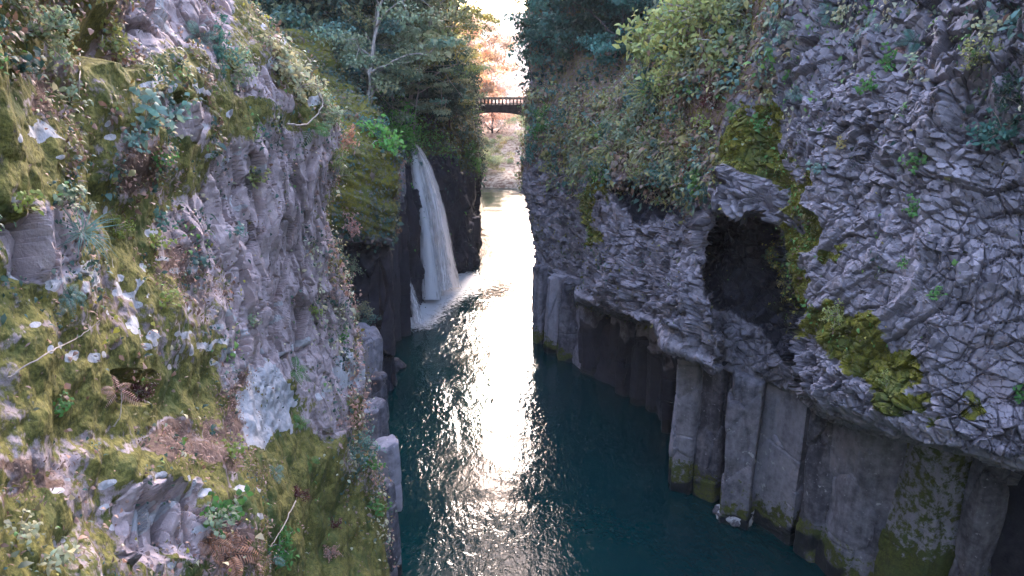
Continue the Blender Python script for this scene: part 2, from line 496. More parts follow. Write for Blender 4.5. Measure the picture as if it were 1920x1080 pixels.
CL = build_cliff('left_cliff', ctrl, 800, 640, dispL, maskL, M['rock_left'], (-7, 6, 0), 'near left gorge wall, lavender rock under moss, lichen and leaves',
    [.3, .4, .8] + [1] * 16 + [.8, .5, .4], [.3, .4, .8, 1, 1, 1, 1, 1, 1, .3, .3, .15])

# ---- right cliff: crest, face, lip, underside, foot
#       px   cresty  tcrest tmid  lipy tlip  footy  tback
RC = [(1012, 188, 48.5, 48.2, 500, 48, 648, 48.6),
      (1045, 190, 46, 46, 515, 46.4, 664, 47.0),
      (1076, 190, 43.5, 44, 530, 44.8, 690, 45.3),
      (1088, 190, 41.5, 39.6, 556, 39.6, 715, 44.5),
      (1120, 188, 39.5, 37.4, 566, 37.2, 730, 43.2),
      (1160, 172, 37.5, 35.2, 582, 34.8, 750, 42),
      (1200, 130, 35.5, 33.4, 594, 32.8, 775, 40.5),
      (1242, 75, 33.5, 31.2, 606, 30.4, 810, 38.5),
      (1290, 0, 31.5, 29.0, 640, 28.4, 925, 34),
      (1340, -70, 29.5, 27.2, 685, 26.6, 950, 32),
      (1400, -160, 27.5, 25.6, 700, 25, 1000, 30.5),
      (1480, -270, 25.5, 23.2, 715, 22.8, 1050, 29.0),
      (1560, -360, 23.5, 21.3, 765, 20.4, 1090, 27.6),
      (1660, -450, 21.5, 19.3, 795, 18.4, 1140, 26),
      (1780, -540, 19.5, 17.4, 822, 16.6, 1210, 24.5),
      (1920, -620, 18, 16.2, 862, 15.9, 1330, 22.2),
      (2150, -700, 15, 13.5, 945, 13.3, 1500, 19.5),
      (2600, -800, 12, 10.5, 1100, 10.3, 1800, 15),
      (3400, -900, 9, 7.5, 1350, 7.3, 2400, 11)]
def r_edge(y): return interp(y, [100, 190, 250, 300, 340, 400, 470, 560, 640, 760], [998, 994, 988, 979, 970, 982, 996, 1002, 1003, 1004])
def rrow(px_, cy, tc, tm, ly, tl, fy, tb, edge=None):
    ym = (cy * .5 + ly * .5)
    rows = [(cy - 420, tc + 24), (cy - 160, tc + 12), (cy - 40, tc + 4), (cy - 5, tc + .6), (cy + (ly - cy) * .12, tc + (tm - tc) * .3),
            (cy + (ly - cy) * .3, tc + (tm - tc) * .7), (ym, tm), (cy + (ly - cy) * .7, tm + (tl - tm) * .5), (cy + (ly - cy) * .86, tl - .1), (ly - 6, tl), (ly + 3, tl + .5),
            (ly + 6, tl + (tb - tl) * .6), (ly + 14, tb), (ly + (fy - ly) * .35, tb), (ly + (fy - ly) * .7, tb), (fy, tb), (fy + 90, tb), ]
    return [((edge(y) if edge else px_), y, t_) for y, t_ in rows]
cols = []
b0 = RC[0]
cols.append([(x + 60, y, t_ + 40) for x, y, t_ in rrow(*b0, edge=r_edge)])
cols.append([(x + 14, y, t_ + 9) for x, y, t_ in rrow(*b0, edge=r_edge)])
cols.append([(x, y, t_ + 2.6) for x, y, t_ in rrow(*b0, edge=r_edge)])
cols.append([(x + 7, y, t_ + .9) for x, y, t_ in rrow(*b0, edge=r_edge)])
for r in RC: cols.append(rrow(*r))
ctrl = np.array(cols).transpose(1, 0, 2)

CAVE = [(1322, 405), (1372, 394), (1425, 410), (1450, 500), (1474, 590), (1500, 735), (1350, 735), (1345, 640), (1338, 590), (1316, 500)]
CAVE_SHADE = [(1320, 400), (1372, 390), (1432, 412), (1460, 500), (1484, 590), (1500, 700), (1462, 668), (1425, 612), (1345, 575), (1312, 500)]
RM_MOSS = [([(1350, 262), (1380, 205), (1440, 185), (1455, 250), (1480, 300), (1530, 400), (1520, 470), (1490, 520), (1480, 600), (1455, 560), (1452, 470), (1470, 400), (1440, 335), (1370, 322), (1335, 318)], 9),
           ([(1500, 590), (1570, 560), (1640, 590), (1655, 650), (1720, 680), (1745, 770), (1690, 770), (1620, 720), (1560, 650), (1510, 620)], 14),
           ([(1085, 340), (1120, 330), (1120, 440), (1095, 470), (1080, 420)], 9),
           ([(1800, 740), (1840, 735), (1850, 765), (1805, 765)], 9), ([(1545, 465), (1590, 460), (1585, 480), (1550, 485)], 7)]
RM_VEG = [([(970, -100), (1100, -250), (1290, -420), (1450, -250), (1470, 40), (1430, 150), (1380, 220), (1330, 330), (1240, 360), (1100, 340), (1030, 300), (965, 340)], 30)]
R_FAN = [([(1470, 260), (1560, 150), (1800, 220), (2100, 200), (2400, 700), (1950, 880), (1700, 800), (1500, 640), (1490, 480)], 40)]

def pushR(px, py):
    wx = 9 * vnoise(np.stack([px / 22., py / 22., px * 0], -1), 71); wy = 9 * vnoise(np.stack([px / 22., py / 22., px * 0], -1), 72)
    c = polymask(px + wx, py + wy, CAVE, 5)
    return c * (3.0 + 2.6 * smooth(640, 470, py) + .8 * smooth(1340, 1440, px)) + 1.6 * polymask(px + wx, py + wy, [(1140, 352), (1240, 348), (1250, 385), (1190, 405)], 8)
def dispR(P, px, py, t):
    veg = pm(px, py, RM_VEG); fan = pm(px, py, R_FAN); cave = polymask(px, py, CAVE, 7)
    lip = interp(px, [r[0] for r in RC], [r[4] for r in RC])
    above = smooth(4, -12, py - lip)
    far = smooth(1100, 1060, px)
    h = .45 * fbm(P, .28, 3, 103) + .25 * fbm(P, .9, 3, 105)
    # buttress folds
    h = h + 1.0 * above * (1 - fan) * (vnoise(np.stack([px / 60., py / 420., px * 0], -1), 9)) * smooth(2.5, 0, np.abs(P[..., 0] * 0))
    nf = above * (1 - fan) * (1 - .75 * veg)
    h = h + nf * facets(P, .62, .26, .34, 131, .9); t1 = LASTR
    h = h + nf * facets(P, .27, .12, .18, 135, .8); t2 = LASTR
    # fan of radiating column ends
    cx, cy_ = 1700., 240.
    dx, dy = (px - cx) * .0125, (py - cy_) * .0125
    rr = np.hypot(dx, dy); th = np.arctan2(dy, dx)
    sw = th + .22 * np.sin(rr * .8) + .13 * fbm(P, .3, 2, 144)
    Q = np.stack([sw * 6.0, rr / 1.15 + .4 * fbm(P, .8, 2, 145), rr * 0], -1)
    Q2 = np.stack([sw * 13.0, rr / .62 + .5 * fbm(P, 1.1, 2, 146), rr * 0 + 5], -1)
    fz = smooth(1.2, 3.4, rr) * above * fan * (.30 + .50 * smooth(250, 480, py)) * (1 - .45 * smooth(1680, 1800, px))
    h = h + fz * facets(Q, 1.0, .34, .30, 151, .4); t3 = LASTR
    h = h + fz * facets(Q2, 1.0, .12, .14, 153, .4); t4 = LASTR
    h = h + above * fan * ((1.2 - fz) * facets(P * np.array([1, 1, 1.5]), .60, .20, .26, 161, .8) + (1.3 - fz) * facets(P * np.array([1, 1, 1.4]), .23, .06, .12, 162, .4) + .14 * fbm(P, .9, 3, 163))
    global TONE
    TONE = np.where(fan > .5, .05 + .40 * t3 + .40 * t4, .1 + .35 * t1 + .6 * t2 ** 2)
    # knobbly rim along the lip
    rim = np.exp(-((py - lip + 45) / 50) ** 2) * smooth(1090, 1140, px) * (1 - cave)
    h = h + rim * (.30 + facets(P, .40, .30, .35, 171, .9))
    # hanging nose between the two alcoves
    h = h + 1.3 * ell(px, py, 1285, 560, 38, 110)
    h = h * (1 - .55 * cave) + cave * facets(P, .55, .30, .35, 177, .6)
    arch = np.clip(polymask(px, py, [(1300, 330), (1360, 318), (1440, 345), (1470, 420), (1440, 420), (1380, 395), (1320, 400)], 10), 0, 1)
    h = h + arch * (.5 + facets(P, .42, .36, .45, 181, .9))
    h = h - .7 * polymask(px, py, [(1790, 150), (1860, 160), (1870, 260), (1790, 265)], 10)
    h = h + .04 * fbm(P, 3.0, 3, 191)
    return h

def maskR(P, px, py, t):
    veg = pm(px, py, RM_VEG)
    lip = interp(px, [r[0] for r in RC], [r[4] for r in RC])
    moss = pm(px, py, RM_MOSS)
    moss = np.maximum(moss, veg * .46)
    lich = .12 + .22 * ell(px, py, 1290, 500, 30, 130) + 0 * px
    brown = np.maximum(.62 * veg, .42 * pm(px, py, [([(1740, 600), (1920, 600), (1900, 720), (1760, 690)], 50), ([(1080, 480), (1130, 360), (1160, 350), (1130, 440)], 15), ([(1790, 150), (1860, 160), (1870, 260), (1790, 265)], 10)]))
    wet = np.maximum(smooth(0, 25, py - lip) * .75 * smooth(1090, 1120, px), .95 * polymask(px, py, CAVE_SHADE, 10))  # shade below the lip and inside the cave, painted as dark stone
    wet = np.maximum(wet, .5 * smooth(150, -40, py) * smooth(1480, 1560, px))  # right-hand rock gets darker towards the top
    wet = np.maximum(wet, .8 * polymask(px, py, [(1140, 352), (1240, 348), (1250, 385), (1190, 405)], 10))  # small hollow: its shade painted in too
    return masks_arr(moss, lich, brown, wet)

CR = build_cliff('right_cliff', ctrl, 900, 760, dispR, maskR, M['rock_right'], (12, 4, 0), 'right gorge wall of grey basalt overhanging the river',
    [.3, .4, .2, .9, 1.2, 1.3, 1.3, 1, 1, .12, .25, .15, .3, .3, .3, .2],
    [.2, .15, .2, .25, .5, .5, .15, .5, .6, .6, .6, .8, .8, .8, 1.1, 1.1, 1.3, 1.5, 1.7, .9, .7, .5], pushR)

# ---- buttress left of the falls
def wall_ctrl(rows, cols):
    """rows: (y, edge_px, t_edge) ; cols: (du px, dt) relative to the edge"""
    return [[(e + du, y, te + dt) for du, dt in cols] for y, e, te in rows]
BY = [(60, 600, 44), (150, 650, 42), (200, 690, 40), (235, 712, 38.6), (270, 730, 38), (300, 739, 37.6), (360, 740, 37.4), (430, 738, 37.5), (460, 733, 38), (475, 728, 39.5), (540, 732, 40.5), (620, 737, 41.5), (690, 740, 42), (780, 745, 42)]
ctrl = wall_ctrl(BY, [(-240, -6), (-150, -2.8), (-90, -1.6), (-45, -.9), (-12, -.3), (0, .2), (3, 1.5), (-10, 5), (-60, 10)])
def dispB(P, px, py, t):
    h = .5 * fbm(P, .3, 3, 203) + .2 * fbm(P, 1.1, 3, 205)
    up = smooth(470, 440, py)
    band = vnoise(np.stack([px / 150., (py + (px - 600) * -.35) / 9., px * 0], -1), 207)
    h = h + up * .28 * band + (1 - up) * facets(P * np.array([1, 1, .25]), .8, .5, .3, 209) + .06 * fbm(P, 4, 3, 211)
    return h
def maskB(P, px, py, t):
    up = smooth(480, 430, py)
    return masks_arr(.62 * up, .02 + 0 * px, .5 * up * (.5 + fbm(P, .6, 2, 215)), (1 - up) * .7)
CB = build_cliff('mossy_buttress', ctrl, 300, 150, dispB, maskB, M['rock_right'], (-10, 5, 0), 'moss covered buttress between the near left wall and the waterfall')

# ---- fall cliff
FY = [(160, 770, 66), (225, 795, 64), (262, 812, 62), (275, 822, 61), (320, 835, 60.8), (400, 850, 61), (480, 862, 61.5), (540, 872, 62), (620, 880, 62)]
ctrl = wall_ctrl(FY, [(-190, -12), (-120, -11), (-90, -9.2), (-62, -7.2), (-40, -4.6), (-20, -1.8), (0, .4), (25, 2), (45, 4)])
def dispF(P, px, py, t):
    Pc = P * np.array([1, 1, .18])
    dn = smooth(255, 285, py)
    return -1.2 + .4 * fbm(P, .3, 3, 303) + dn * (facets(Pc, 1.2, .8, .5, 305) + facets(Pc * np.array([1, 1, 3]), .5, .3, .25, 307)) + .1 * fbm(P, 2, 3, 309)
def maskF(P, px, py, t):
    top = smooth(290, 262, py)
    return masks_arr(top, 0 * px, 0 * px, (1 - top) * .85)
CF = build_cliff('waterfall_cliff', ctrl, 260, 180, dispF, maskF, M['rock_far'], (-12, 6, 0), 'dark wetted cliff behind the waterfall')

# ---- left wall beyond the falls
GY = [(120, 880, 84), (190, 888, 80), (235, 890, 77), (270, 894, 76), (310, 895, 75), (345, 893, 75), (390, 888, 74), (410, 895, 73), (440, 899, 72.6), (470, 900, 72), (540, 902, 72)]
ctrl = wall_ctrl(GY, [(-130, -8), (-80, -5.5), (-50, -4), (-25, -2), (-8, -.4), (0, .5), (2, 3), (-6, 14), (-20, 30)])
def dispG(P, px, py, t):
    Pc = P * np.array([1, 1, .3])
    dn = smooth(300, 340, py)
    return .6 * fbm(P, .25, 3, 403) + dn * (facets(Pc, 1.3, .8, .5, 405)) + .25 * fbm(P, 1.2, 3, 409)
def maskG(P, px, py, t):
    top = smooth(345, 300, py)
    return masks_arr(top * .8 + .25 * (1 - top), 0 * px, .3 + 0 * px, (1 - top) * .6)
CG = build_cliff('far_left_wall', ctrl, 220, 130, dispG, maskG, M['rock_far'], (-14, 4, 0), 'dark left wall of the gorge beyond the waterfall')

# ================================================================== HILLSIDES, FAR SHORE
def heightsheet(name, xs, ys, zf, mat, moss=.5, label=None, brown=.3, xf=None):
    X, Y = np.meshgrid(xs, ys); Z = zf(X, Y)
    if xf is not None: X = xf(X, Y)
    P = np.stack([X, Y, Z], -1); P[..., 2] += .5 * fbm(P, .15, 3, 501)
    at = np.zeros((P.shape[0] * P.shape[1], 4)); at[:, 0] = moss; at[:, 2] = brown
    me = npmesh(name, P.reshape(-1, 3), grid_quads(*P.shape[:2]), True, {'masks': at})
    o = link(name, me, mat); tag(o, label, None, None, 'structure'); return o

def x_left(D, Y): return -(np.interp(Y, [20, 40, 50, 60, 70, 80, 95, 110, 140, 200], [24, 20, 15, 11.5, 9, 7.5, 8, 14, 26, 36]) + D)
def x_right(D, Y): return np.interp(Y, [10, 30, 45, 55, 65, 95, 110, 140, 200], [30, 24, 14, 9, 8, 6.5, 9, 14, 20]) + D
def z_hill(D, Y): return 10.2 + D * .9 - 5 * smooth(1.5, 0, D) - 3.0 * smooth(88, 112, Y)
ds = np.concatenate([[0, .4, .8, 1.5], np.linspace(2.2, 85, 80)])
heightsheet('left_hillside', ds, np.linspace(-70, 260, 140), z_hill, M['soil'], .5, 'wooded hillside above the left wall', .3, x_left)
heightsheet('right_hillside', ds, np.linspace(-70, 260, 140), z_hill, M['soil'], .5, 'wooded hillside above the right wall', .3, x_right)
heightsheet('rear_sky_blocker', np.linspace(-60, 60, 40), np.linspace(-110, -40, 30), lambda X, Y: -2 + np.clip(-40 - Y, 0, 99) * .9 + 8 * smooth(-40, -46, Y), M['soil'], .5, 'unseen slope added behind the viewpoint to block sky light')  # added out of view to cut sky light from behind the camera
def z_shore(X, Y): return -1.2 + 2.2 * smooth(99, 106, Y + .3 * X) + .10 * np.clip(Y - 106, 0, 400) + .004 * np.clip(Y - 150, 0, 400) ** 1.3
heightsheet('far_shore', np.linspace(-45, 45, 70), np.concatenate([np.linspace(94, 130, 60), np.linspace(133, 420, 40)]), z_shore, M['shore'], .05, 'pale shore where the river bends away', .5)

# ================================================================== WATER
def water_mat():
    m, nt = newmat('river_water'); b = NB(nt)
    g = b.n('ShaderNodeNewGeometry'); pos = g.outputs['Position']
    mp = b.n('ShaderNodeMapping'); mp.inputs['Scale'].default_value = (1, .55, 1); b.l(pos, mp.inputs[0])
    w1 = b.noise(mp.outputs[0], 1.1, 2, .5, .6); w2 = b.noise(mp.outputs[0], 3.6, 3, .6, .5); w3 = b.noise(mp.outputs[0], 9, 2, .5)
    h = b.math('ADD', b.math('ADD', b.math('MULTIPLY', w1, .50), b.math('MULTIPLY', w2, .36)), b.math('MULTIPLY', w3, .10))
    calm = b.step(b.noise(mp.outputs[0], .16, 3, .5, 1.0), .36, .62)
    h = b.math('MULTIPLY', h, b.math('ADD', .45, b.math('MULTIPLY', calm, .75)))
    at = b.n('ShaderNodeAttribute'); at.attribute_name = 'masks'; ch = b.sep(at.outputs['Color'])
    f1 = b.noise(pos, 2.2, 7, .75, 1.6)
    foam = b.step(b.math('ADD', ch[0], b.math('MULTIPLY', b.math('SUBTRACT', f1, .5), 1.7)), .40, .90)
    bs = b.n('ShaderNodeBsdfPrincipled')
    deep = b.mix(b.step(b.noise(pos, .12, 2), .3, .7), (.0, .018, .021), (.0, .026, .027))
    b.l(b.mix(foam, deep, (.62, .64, .68)), bs.inputs['Base Color'])
    b.l(b.math('ADD', .04, b.math('MULTIPLY', foam, .6)), bs.inputs['Roughness'])
    bs.inputs['IOR'].default_value = 1.333
    bp = b.n('ShaderNodeBump'); bp.inputs['Strength'].default_value = 1.0; bp.inputs['Distance'].default_value = .065
    b.l(h, bp.inputs['Height']); b.l(bp.outputs[0], bs.inputs['Normal'])
    o = b.n('ShaderNodeOutputMaterial'); b.l(bs.outputs[0], o.inputs[0])
    return m
xs = np.linspace(-60, 60, 400); ys = np.linspace(-20, 112, 440)
X, Y = np.meshgrid(xs, ys)
def foamf(X, Y):
    a = np.array([-6.9, 49.5]); c = np.array([-4.8, 59.5])
    d = c - a; tt = np.clip(((X - a[0]) * d[0] + (Y - a[1]) * d[1]) / (d @ d), 0, 1)
    r = np.hypot(X - a[0] - tt * d[0], (Y - a[1] - tt * d[1]) * .9)
    return np.clip(1.1 - r / 3.1, 0, 1) + .30 * np.exp(-((Y - 66) / 5.0) ** 2) + .30 * np.exp(-((Y - 84) / 9.0) ** 2) + .33 * np.exp(-((X + 2.0) / 2.2) ** 2 - ((Y - 57) / 4.5) ** 2)
Zw = .02 * fbm(np.stack([X, Y, X * 0], -1), .6, 3, 601)
Pw = np.stack([X, Y, Zw], -1)
at = np.zeros((X.size, 4)); at[:, 0] = np.clip(foamf(X, Y).ravel(), 0, 1); at[:, 3] = 1
tag(link('river_water', npmesh('river_water', Pw.reshape(-1, 3), grid_quads(*X.shape), True, {'masks': at}), water_mat()), 'dark teal river with bright glitter', None, None, 'structure')
heightsheet('riverbed', np.linspace(-120, 120, 40), np.linspace(-60, 430, 60), lambda X, Y: -3 + 0 * X, M['soil'], .2, 'ground under the river')

# ================================================================== BASALT COLUMNS
def column_geo(seed, r, zt, zb, sides=6, lean=(0, 0), squash=1.0, fract=True):
    rg = np.random.default_rng(seed)
    na, nz = 72, 150
    th = np.linspace(0, 2 * np.pi, na, endpoint=False)
    ang = np.sort((np.arange(sides) + rg.uniform(-.22, .22, sides)) * 2 * np.pi / sides + rg.uniform(0, 1))
    dist = rg.uniform(.86, 1.06, sides)
    # polygon as the soft minimum of half planes
    rad = []
    for k in range(sides):
        c = np.cos(th - ang[k]); rad.append(np.where(c > .12, dist[k] / np.maximum(c, .12), 9))
    rad = np.array(rad); rad = -np.log(np.exp(-rad * 20).sum(0)) / 20
    ts = np.linspace(0, 1, nz) ** .9; z = zt + (zb - zt) * ts
    TH, Z = np.meshgrid(th, z); RAD = np.tile(rad, (nz, 1)) * r
    dome = np.clip((zt - Z) / (.22 * r), 0, 1); RAD = RAD * (.80 + .20 * np.sqrt(dome)) * (1 + .05 * smooth(.3, 1, ts)[:, None])
    P = np.stack([np.cos(TH) * RAD + lean[0] * (zt - Z), np.sin(TH) * RAD * squash + lean[1] * (zt - Z), Z], -1)
    N = np.stack([np.cos(TH), np.sin(TH), 0 * TH], -1)
    q = P + seed * 7.3
    h = .20 * r * fbm(q * np.array([1, 1, .35]), .8, 4, seed) + .035 * fbm(q, 3.0, 4, seed + 1) + .10 * fbm(q * np.array([1, 1, .10]), 1.6, 2, seed + 4)
    h = h + facets(q * np.array([1, 1, .55]), 1.6, .16, .14, seed + 2, .3) * smooth(.15, .5, 1 - ts)[:, None] * 1.2
    if fract:
        for _ in range(rg.integers(1, 4)):
            zc = rg.uniform(zb + 1, zt - .5); a = rg.uniform(-.25, .25)
            h = h - .08 * np.exp(-((Z - zc - a * np.cos(TH + zc)) / .035) ** 2)
    P = P + N * h[..., None]
    tp = np.clip(1 - (zt - Z) / (1.6 * r), 0, 1)
    P[..., 2] += tp * (rg.uniform(-.35, .35) * P[..., 0] + rg.uniform(-.1, .35) * P[..., 1] + .25 * r * fbm(q, 1.4 / max(r, .3), 2, seed + 7))
    V = P.reshape(-1, 3)
    i = np.arange(nz - 1)[:, None] * na + np.arange(na)[None]; j = np.arange(nz - 1)[:, None] * na + (np.arange(na)[None] + 1) % na
    Q = np.stack([i, j, j + na, i + na], -1).reshape(-1, 4)
    V = np.concatenate([V, [[P[0, :, 0].mean(), P[0, :, 1].mean(), P[0, :, 2].mean() + .03]]])
    c = len(V) - 1; k = np.arange(na)
    T = np.stack([(k + 1) % na, k, np.full(na, c)], -1)
    return V, Q, T

def solve_z(Y, py):
    lo, hi = -5., 40.
    for _ in range(50):
        m = (lo + hi) / 2
        t = Y * CP + (CH - m) * SP; v = (Y * SP - (CH - m) * CP) / t
        if 540 - v * F > py: lo = m
        else: hi = m
    return (lo + hi) / 2

NCOL = 0
def column(xl, xr, ytop, yfoot, moss=0., pale=.12, wet_shade_z=1.2, mossz=1.5, parent=None, rs=1.0, lean=(0, 0), sides=6):
    global NCOL
    NCOL += 1
    t = float(water_t(yfoot)); c = unproj((xl + xr) / 2, yfoot, t)
    r = (xr - xl) / 2 * t / F * 1.0 * rs
    Yc = c[1] + r * .8 + (.0, .45, .15, .6, .25)[NCOL % 5] * (r > .55)
    zt = solve_z(Yc - r * .5, ytop)
    V, Q, T = column_geo(100 + NCOL * 3, r, zt, -1.5, sides, lean)
    V = V + np.array([c[0] * (Yc / c[1]), Yc, 0])
    z = V[:, 2]
    nz_ = fbm(V, .9, 3, 700 + NCOL)
    mm = np.clip(moss + .6 * smooth(mossz + 1.2, mossz - .6, z + nz_ * 1.2), 0, 1)
    lich = pale + .16 * np.exp(-((z - zt * .45) / (zt * .22)) ** 2) * (nz_ > -.1) 
    wet = .8 * smooth(wet_shade_z + .5, wet_shade_z - .4, z + nz_ * 1.3)
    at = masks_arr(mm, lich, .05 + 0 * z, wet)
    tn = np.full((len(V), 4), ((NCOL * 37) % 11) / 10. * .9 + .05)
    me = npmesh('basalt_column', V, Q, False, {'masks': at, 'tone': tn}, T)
    o = link('basalt_column', me, M['column'], parent)
    return o

RCO = CR['o']
for a in [(1001, 1024, 500, 645), (1022, 1052, 520, 664), (1046, 1090, 528, 684)]:
    column(*a, moss=.1, parent=RCO, wet_shade_z=.3, mossz=.8)
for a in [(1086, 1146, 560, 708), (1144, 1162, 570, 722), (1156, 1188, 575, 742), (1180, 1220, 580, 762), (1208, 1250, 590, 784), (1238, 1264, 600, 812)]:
    column(*a, parent=RCO, pale=.0, wet_shade_z=3.6, mossz=.4)  # alcove columns: recess shade painted into the stone colour
for a in [(1250, 1310, 642, 922, 0, .15), (1300, 1350, 655, 946, 0, .1), (1344, 1406, 700, 988, 0, .24), (1404, 1528, 714, 1016, 0, .24), (1490, 1556, 724, 1062, .0, .18),
          (1536, 1652, 764, 1100, .0, .16)]:
    column(*a, parent=RCO, wet_shade_z=.4, mossz=1.3, rs=1.03, sides=5 + int(a[0] / 2) % 2)
column(1640, 1765, 820, 1190, .50, .08, .2, 2.0, RCO, 1.0, (0, 0), 5)
column(1750, 1815, 838, 1215, .18, .12, .2, 2.0, RCO)
column(1795, 1900, 870, 1215, .62, .0, .2, 2.0, RCO)
column(1885, 2050, 890, 1390, .1, .34, .2, 1.0, RCO)
column(2040, 2250, 960, 1500, .3, .1, .2, 1.0, RCO)
LCO = CL['o']
for a in [(672, 724, 622, 790, 0, .10), (700, 733, 705, 850, 0, .05), (690, 726, 764, 960, .2, .05), (712, 757, 836, 1085, .0, .14), (700, 752, 905, 1180, .1, .12), (640, 700, 900, 1200, .3, .1)]:
    column(*a, parent=LCO, wet_shade_z=.4, mossz=.8)
for a in [(735, 752, 330, 640), (748, 770, 300, 630)]:
    column(*a, moss=0, pale=0, wet_shade_z=9, mossz=.2, parent=CF['o'])
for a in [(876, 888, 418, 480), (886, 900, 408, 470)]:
    column(*a, moss=.1, pale=.05, wet_shade_z=3, mossz=.2, parent=CG['o'])

# boulders
def boulder(name, c, s, seed, mat, label, moss=.2, lich=.1, wet=0.):
    n = 60
    th, ph = np.meshgrid(np.linspace(0, 2 * np.pi, n), np.linspace(0, np.pi, n // 2))
    D = np.stack([np.sin(ph) * np.cos(th), np.sin(ph) * np.sin(th), np.cos(ph)], -1)
    P = D * (1 + .22 * fbm(D, 1.5, 3, seed) + facets(D * 1.0, .7, .22, .25, seed))[..., None]
    P = P * np.array(s)
    at = np.zeros((P.shape[0] * P.shape[1], 4)); at[:, 0] = moss; at[:, 1] = lich; at[:, 3] = wet
    o = link(name, npmesh(name, P.reshape(-1, 3), grid_quads(*P.shape[:2])[:, ::-1], True, {'masks': at}), mat)
    o.location = c; tag(o, label, 'rock'); return o
c = unproj(738, 690, water_t(690)); boulder('boulder', (c[0], c[1], .1), (.62, .6, .5), 5, M['column'], 'small rounded grey boulder in the water below the left wall', .3)
c = unproj(1378, 968, water_t(975)); boulder('boulder', (c[0], c[1] + .1, .15), (.75, .6, .5), 9, M['column'], 'pale flat-topped block at the foot of the right-hand columns', 0, .55)
c = unproj(725, 640, water_t(660)); boulder('boulder', (c[0] - .3, c[1], .5), (.5, .5, .9), 12, M['rock_far'], 'dark upright rock at the river edge below the mossy buttress', .2, 0, .6)

# ================================================================== WATERFALL
def fall_mat(name, lo, hi):
    m, nt = newmat(name); b = NB(nt)
    at = b.n('ShaderNodeAttribute'); at.attribute_name = 'flow'; ch = b.sep(at.outputs['Color'])
    cb = b.n('ShaderNodeCombineXYZ'); b.l(b.math('MULTIPLY', ch[0], 15), cb.inputs[0]); b.l(b.math('MULTIPLY', ch[1], 2.2), cb.inputs[1]); b.l(b.math('MULTIPLY', ch[2], 9), cb.inputs[2])
    n = b.noise(cb.outputs[0], 1.0, 5, .65, .3)
    edge = b.math('MULTIPLY', b.math('MULTIPLY', ch[0], b.math('SUBTRACT', 1, ch[0])), 4)
    a = b.step(b.math('ADD', b.math('MULTIPLY', b.math('SUBTRACT', n, .5), 1.5), b.math('ADD', .25, b.math('MULTIPLY', edge, .55))), lo, hi)
    bs = b.n('ShaderNodeBsdfPrincipled'); bs.inputs['Base Color'].default_value = (.92, .92, .95, 1); bs.inputs['Roughness'].default_value = .5
    tl = b.n('ShaderNodeBsdfTranslucent'); tl.inputs[0].default_value = (.92, .92, .95, 1); tp = b.n('ShaderNodeBsdfTransparent')
    m1 = b.n('ShaderNodeMixShader'); m1.inputs[0].default_value = .5; b.l(bs.outputs[0], m1.inputs[1]); b.l(tl.outputs[0], m1.inputs[2])
    m2 = b.n('ShaderNodeMixShader'); b.l(b.math('MULTIPLY', a, .95), m2.inputs[0]); b.l(tp.outputs[0], m2.inputs[1]); b.l(m1.outputs[0], m2.inputs[2])
    o = b.n('ShaderNodeOutputMaterial'); b.l(m2.outputs[0], o.inputs[0]); return m
M['fall'] = fall_mat('falling_water', .10, .66); M['fall_thin'] = fall_mat('falling_water_thin', .48, 1.05)
wf = empty('waterfall', tuple(unproj(815, 560, 57)))
wf.location.z = 0; tag(wf, 'tall white waterfall dropping from the mossy left wall into the river', 'waterfall')
def stream(path, widths, mat, k, name='water_stream'):
    """path: (px,py,t) centre line; widths in px; sheet bowed toward the river, with thickness"""
    path = np.array(path, float); n = 70
    C = catmull(np.concatenate([path, np.array(widths, float)[:, None]], 1), n, 0)
    nu = 22; u = np.linspace(0, 1, nu)
    PX = C[:, 0:1] + (u[None] - .5) * C[:, 3:4] * 1.3; PY = np.tile(C[:, 1:2], (1, nu)); TT = C[:, 2:3] - .5 * np.sin(np.pi * u)[None] * C[:, 3:4] / 20
    P = unproj(PX, PY, TT)
    P = P + .10 * fbm(P * np.array([1, 1, .15]), 2.0, 3, 800 + k)[..., None] * np.array([.6, -.8, 0])
    B = P[:, ::-1] + np.array([-.12, .25, 0])
    G = np.concatenate([P, B], 1)
    fl = np.zeros(G.shape[:2] + (4,)); uu = np.concatenate([u, u[::-1]]); fl[..., 0] = uu[None]; fl[..., 1] = np.linspace(0, 4, n)[:, None]; fl[..., 2] = k * .37; fl[..., 3] = 1
    o = link(name, npmesh(name, (G - np.array(wf.location)).reshape(-1, 3), grid_quads(*G.shape[:2]), True, {'flow': fl}), M[mat], wf)
    return o
stream([(777, 270, 60.5), (794, 300, 59.2), (814, 360, 58.6), (828, 430, 58.4), (838, 500, 58.8), (843, 540, 59.6)], [9, 15, 19, 23, 28, 36], 'fall', 1)
stream([(778, 270, 60.2), (795, 305, 58.9), (812, 370, 58.2), (823, 440, 57.9), (830, 505, 57.8), (833, 545, 57.8)], [8, 18, 24, 26, 30, 34], 'fall_thin', 2)
stream([(772, 274, 59.8), (779, 310, 58.2), (789, 370, 56.8), (799, 430, 56.2), (805, 500, 56.0), (809, 562, 56.0)], [7, 12, 15, 15, 22, 28], 'fall', 3)
stream([(779, 272, 60.0), (786, 310, 58.6), (798, 370, 57.6), (808, 440, 57.4), (816, 505, 57.2), (820, 555, 57.2)], [8, 16, 22, 22, 22, 26], 'fall_thin', 6)
stream([(760, 490, 53.4), (768, 530, 52.6), (778, 570, 52), (786, 608, 51.6)], [5, 10, 18, 26], 'fall_thin', 5)

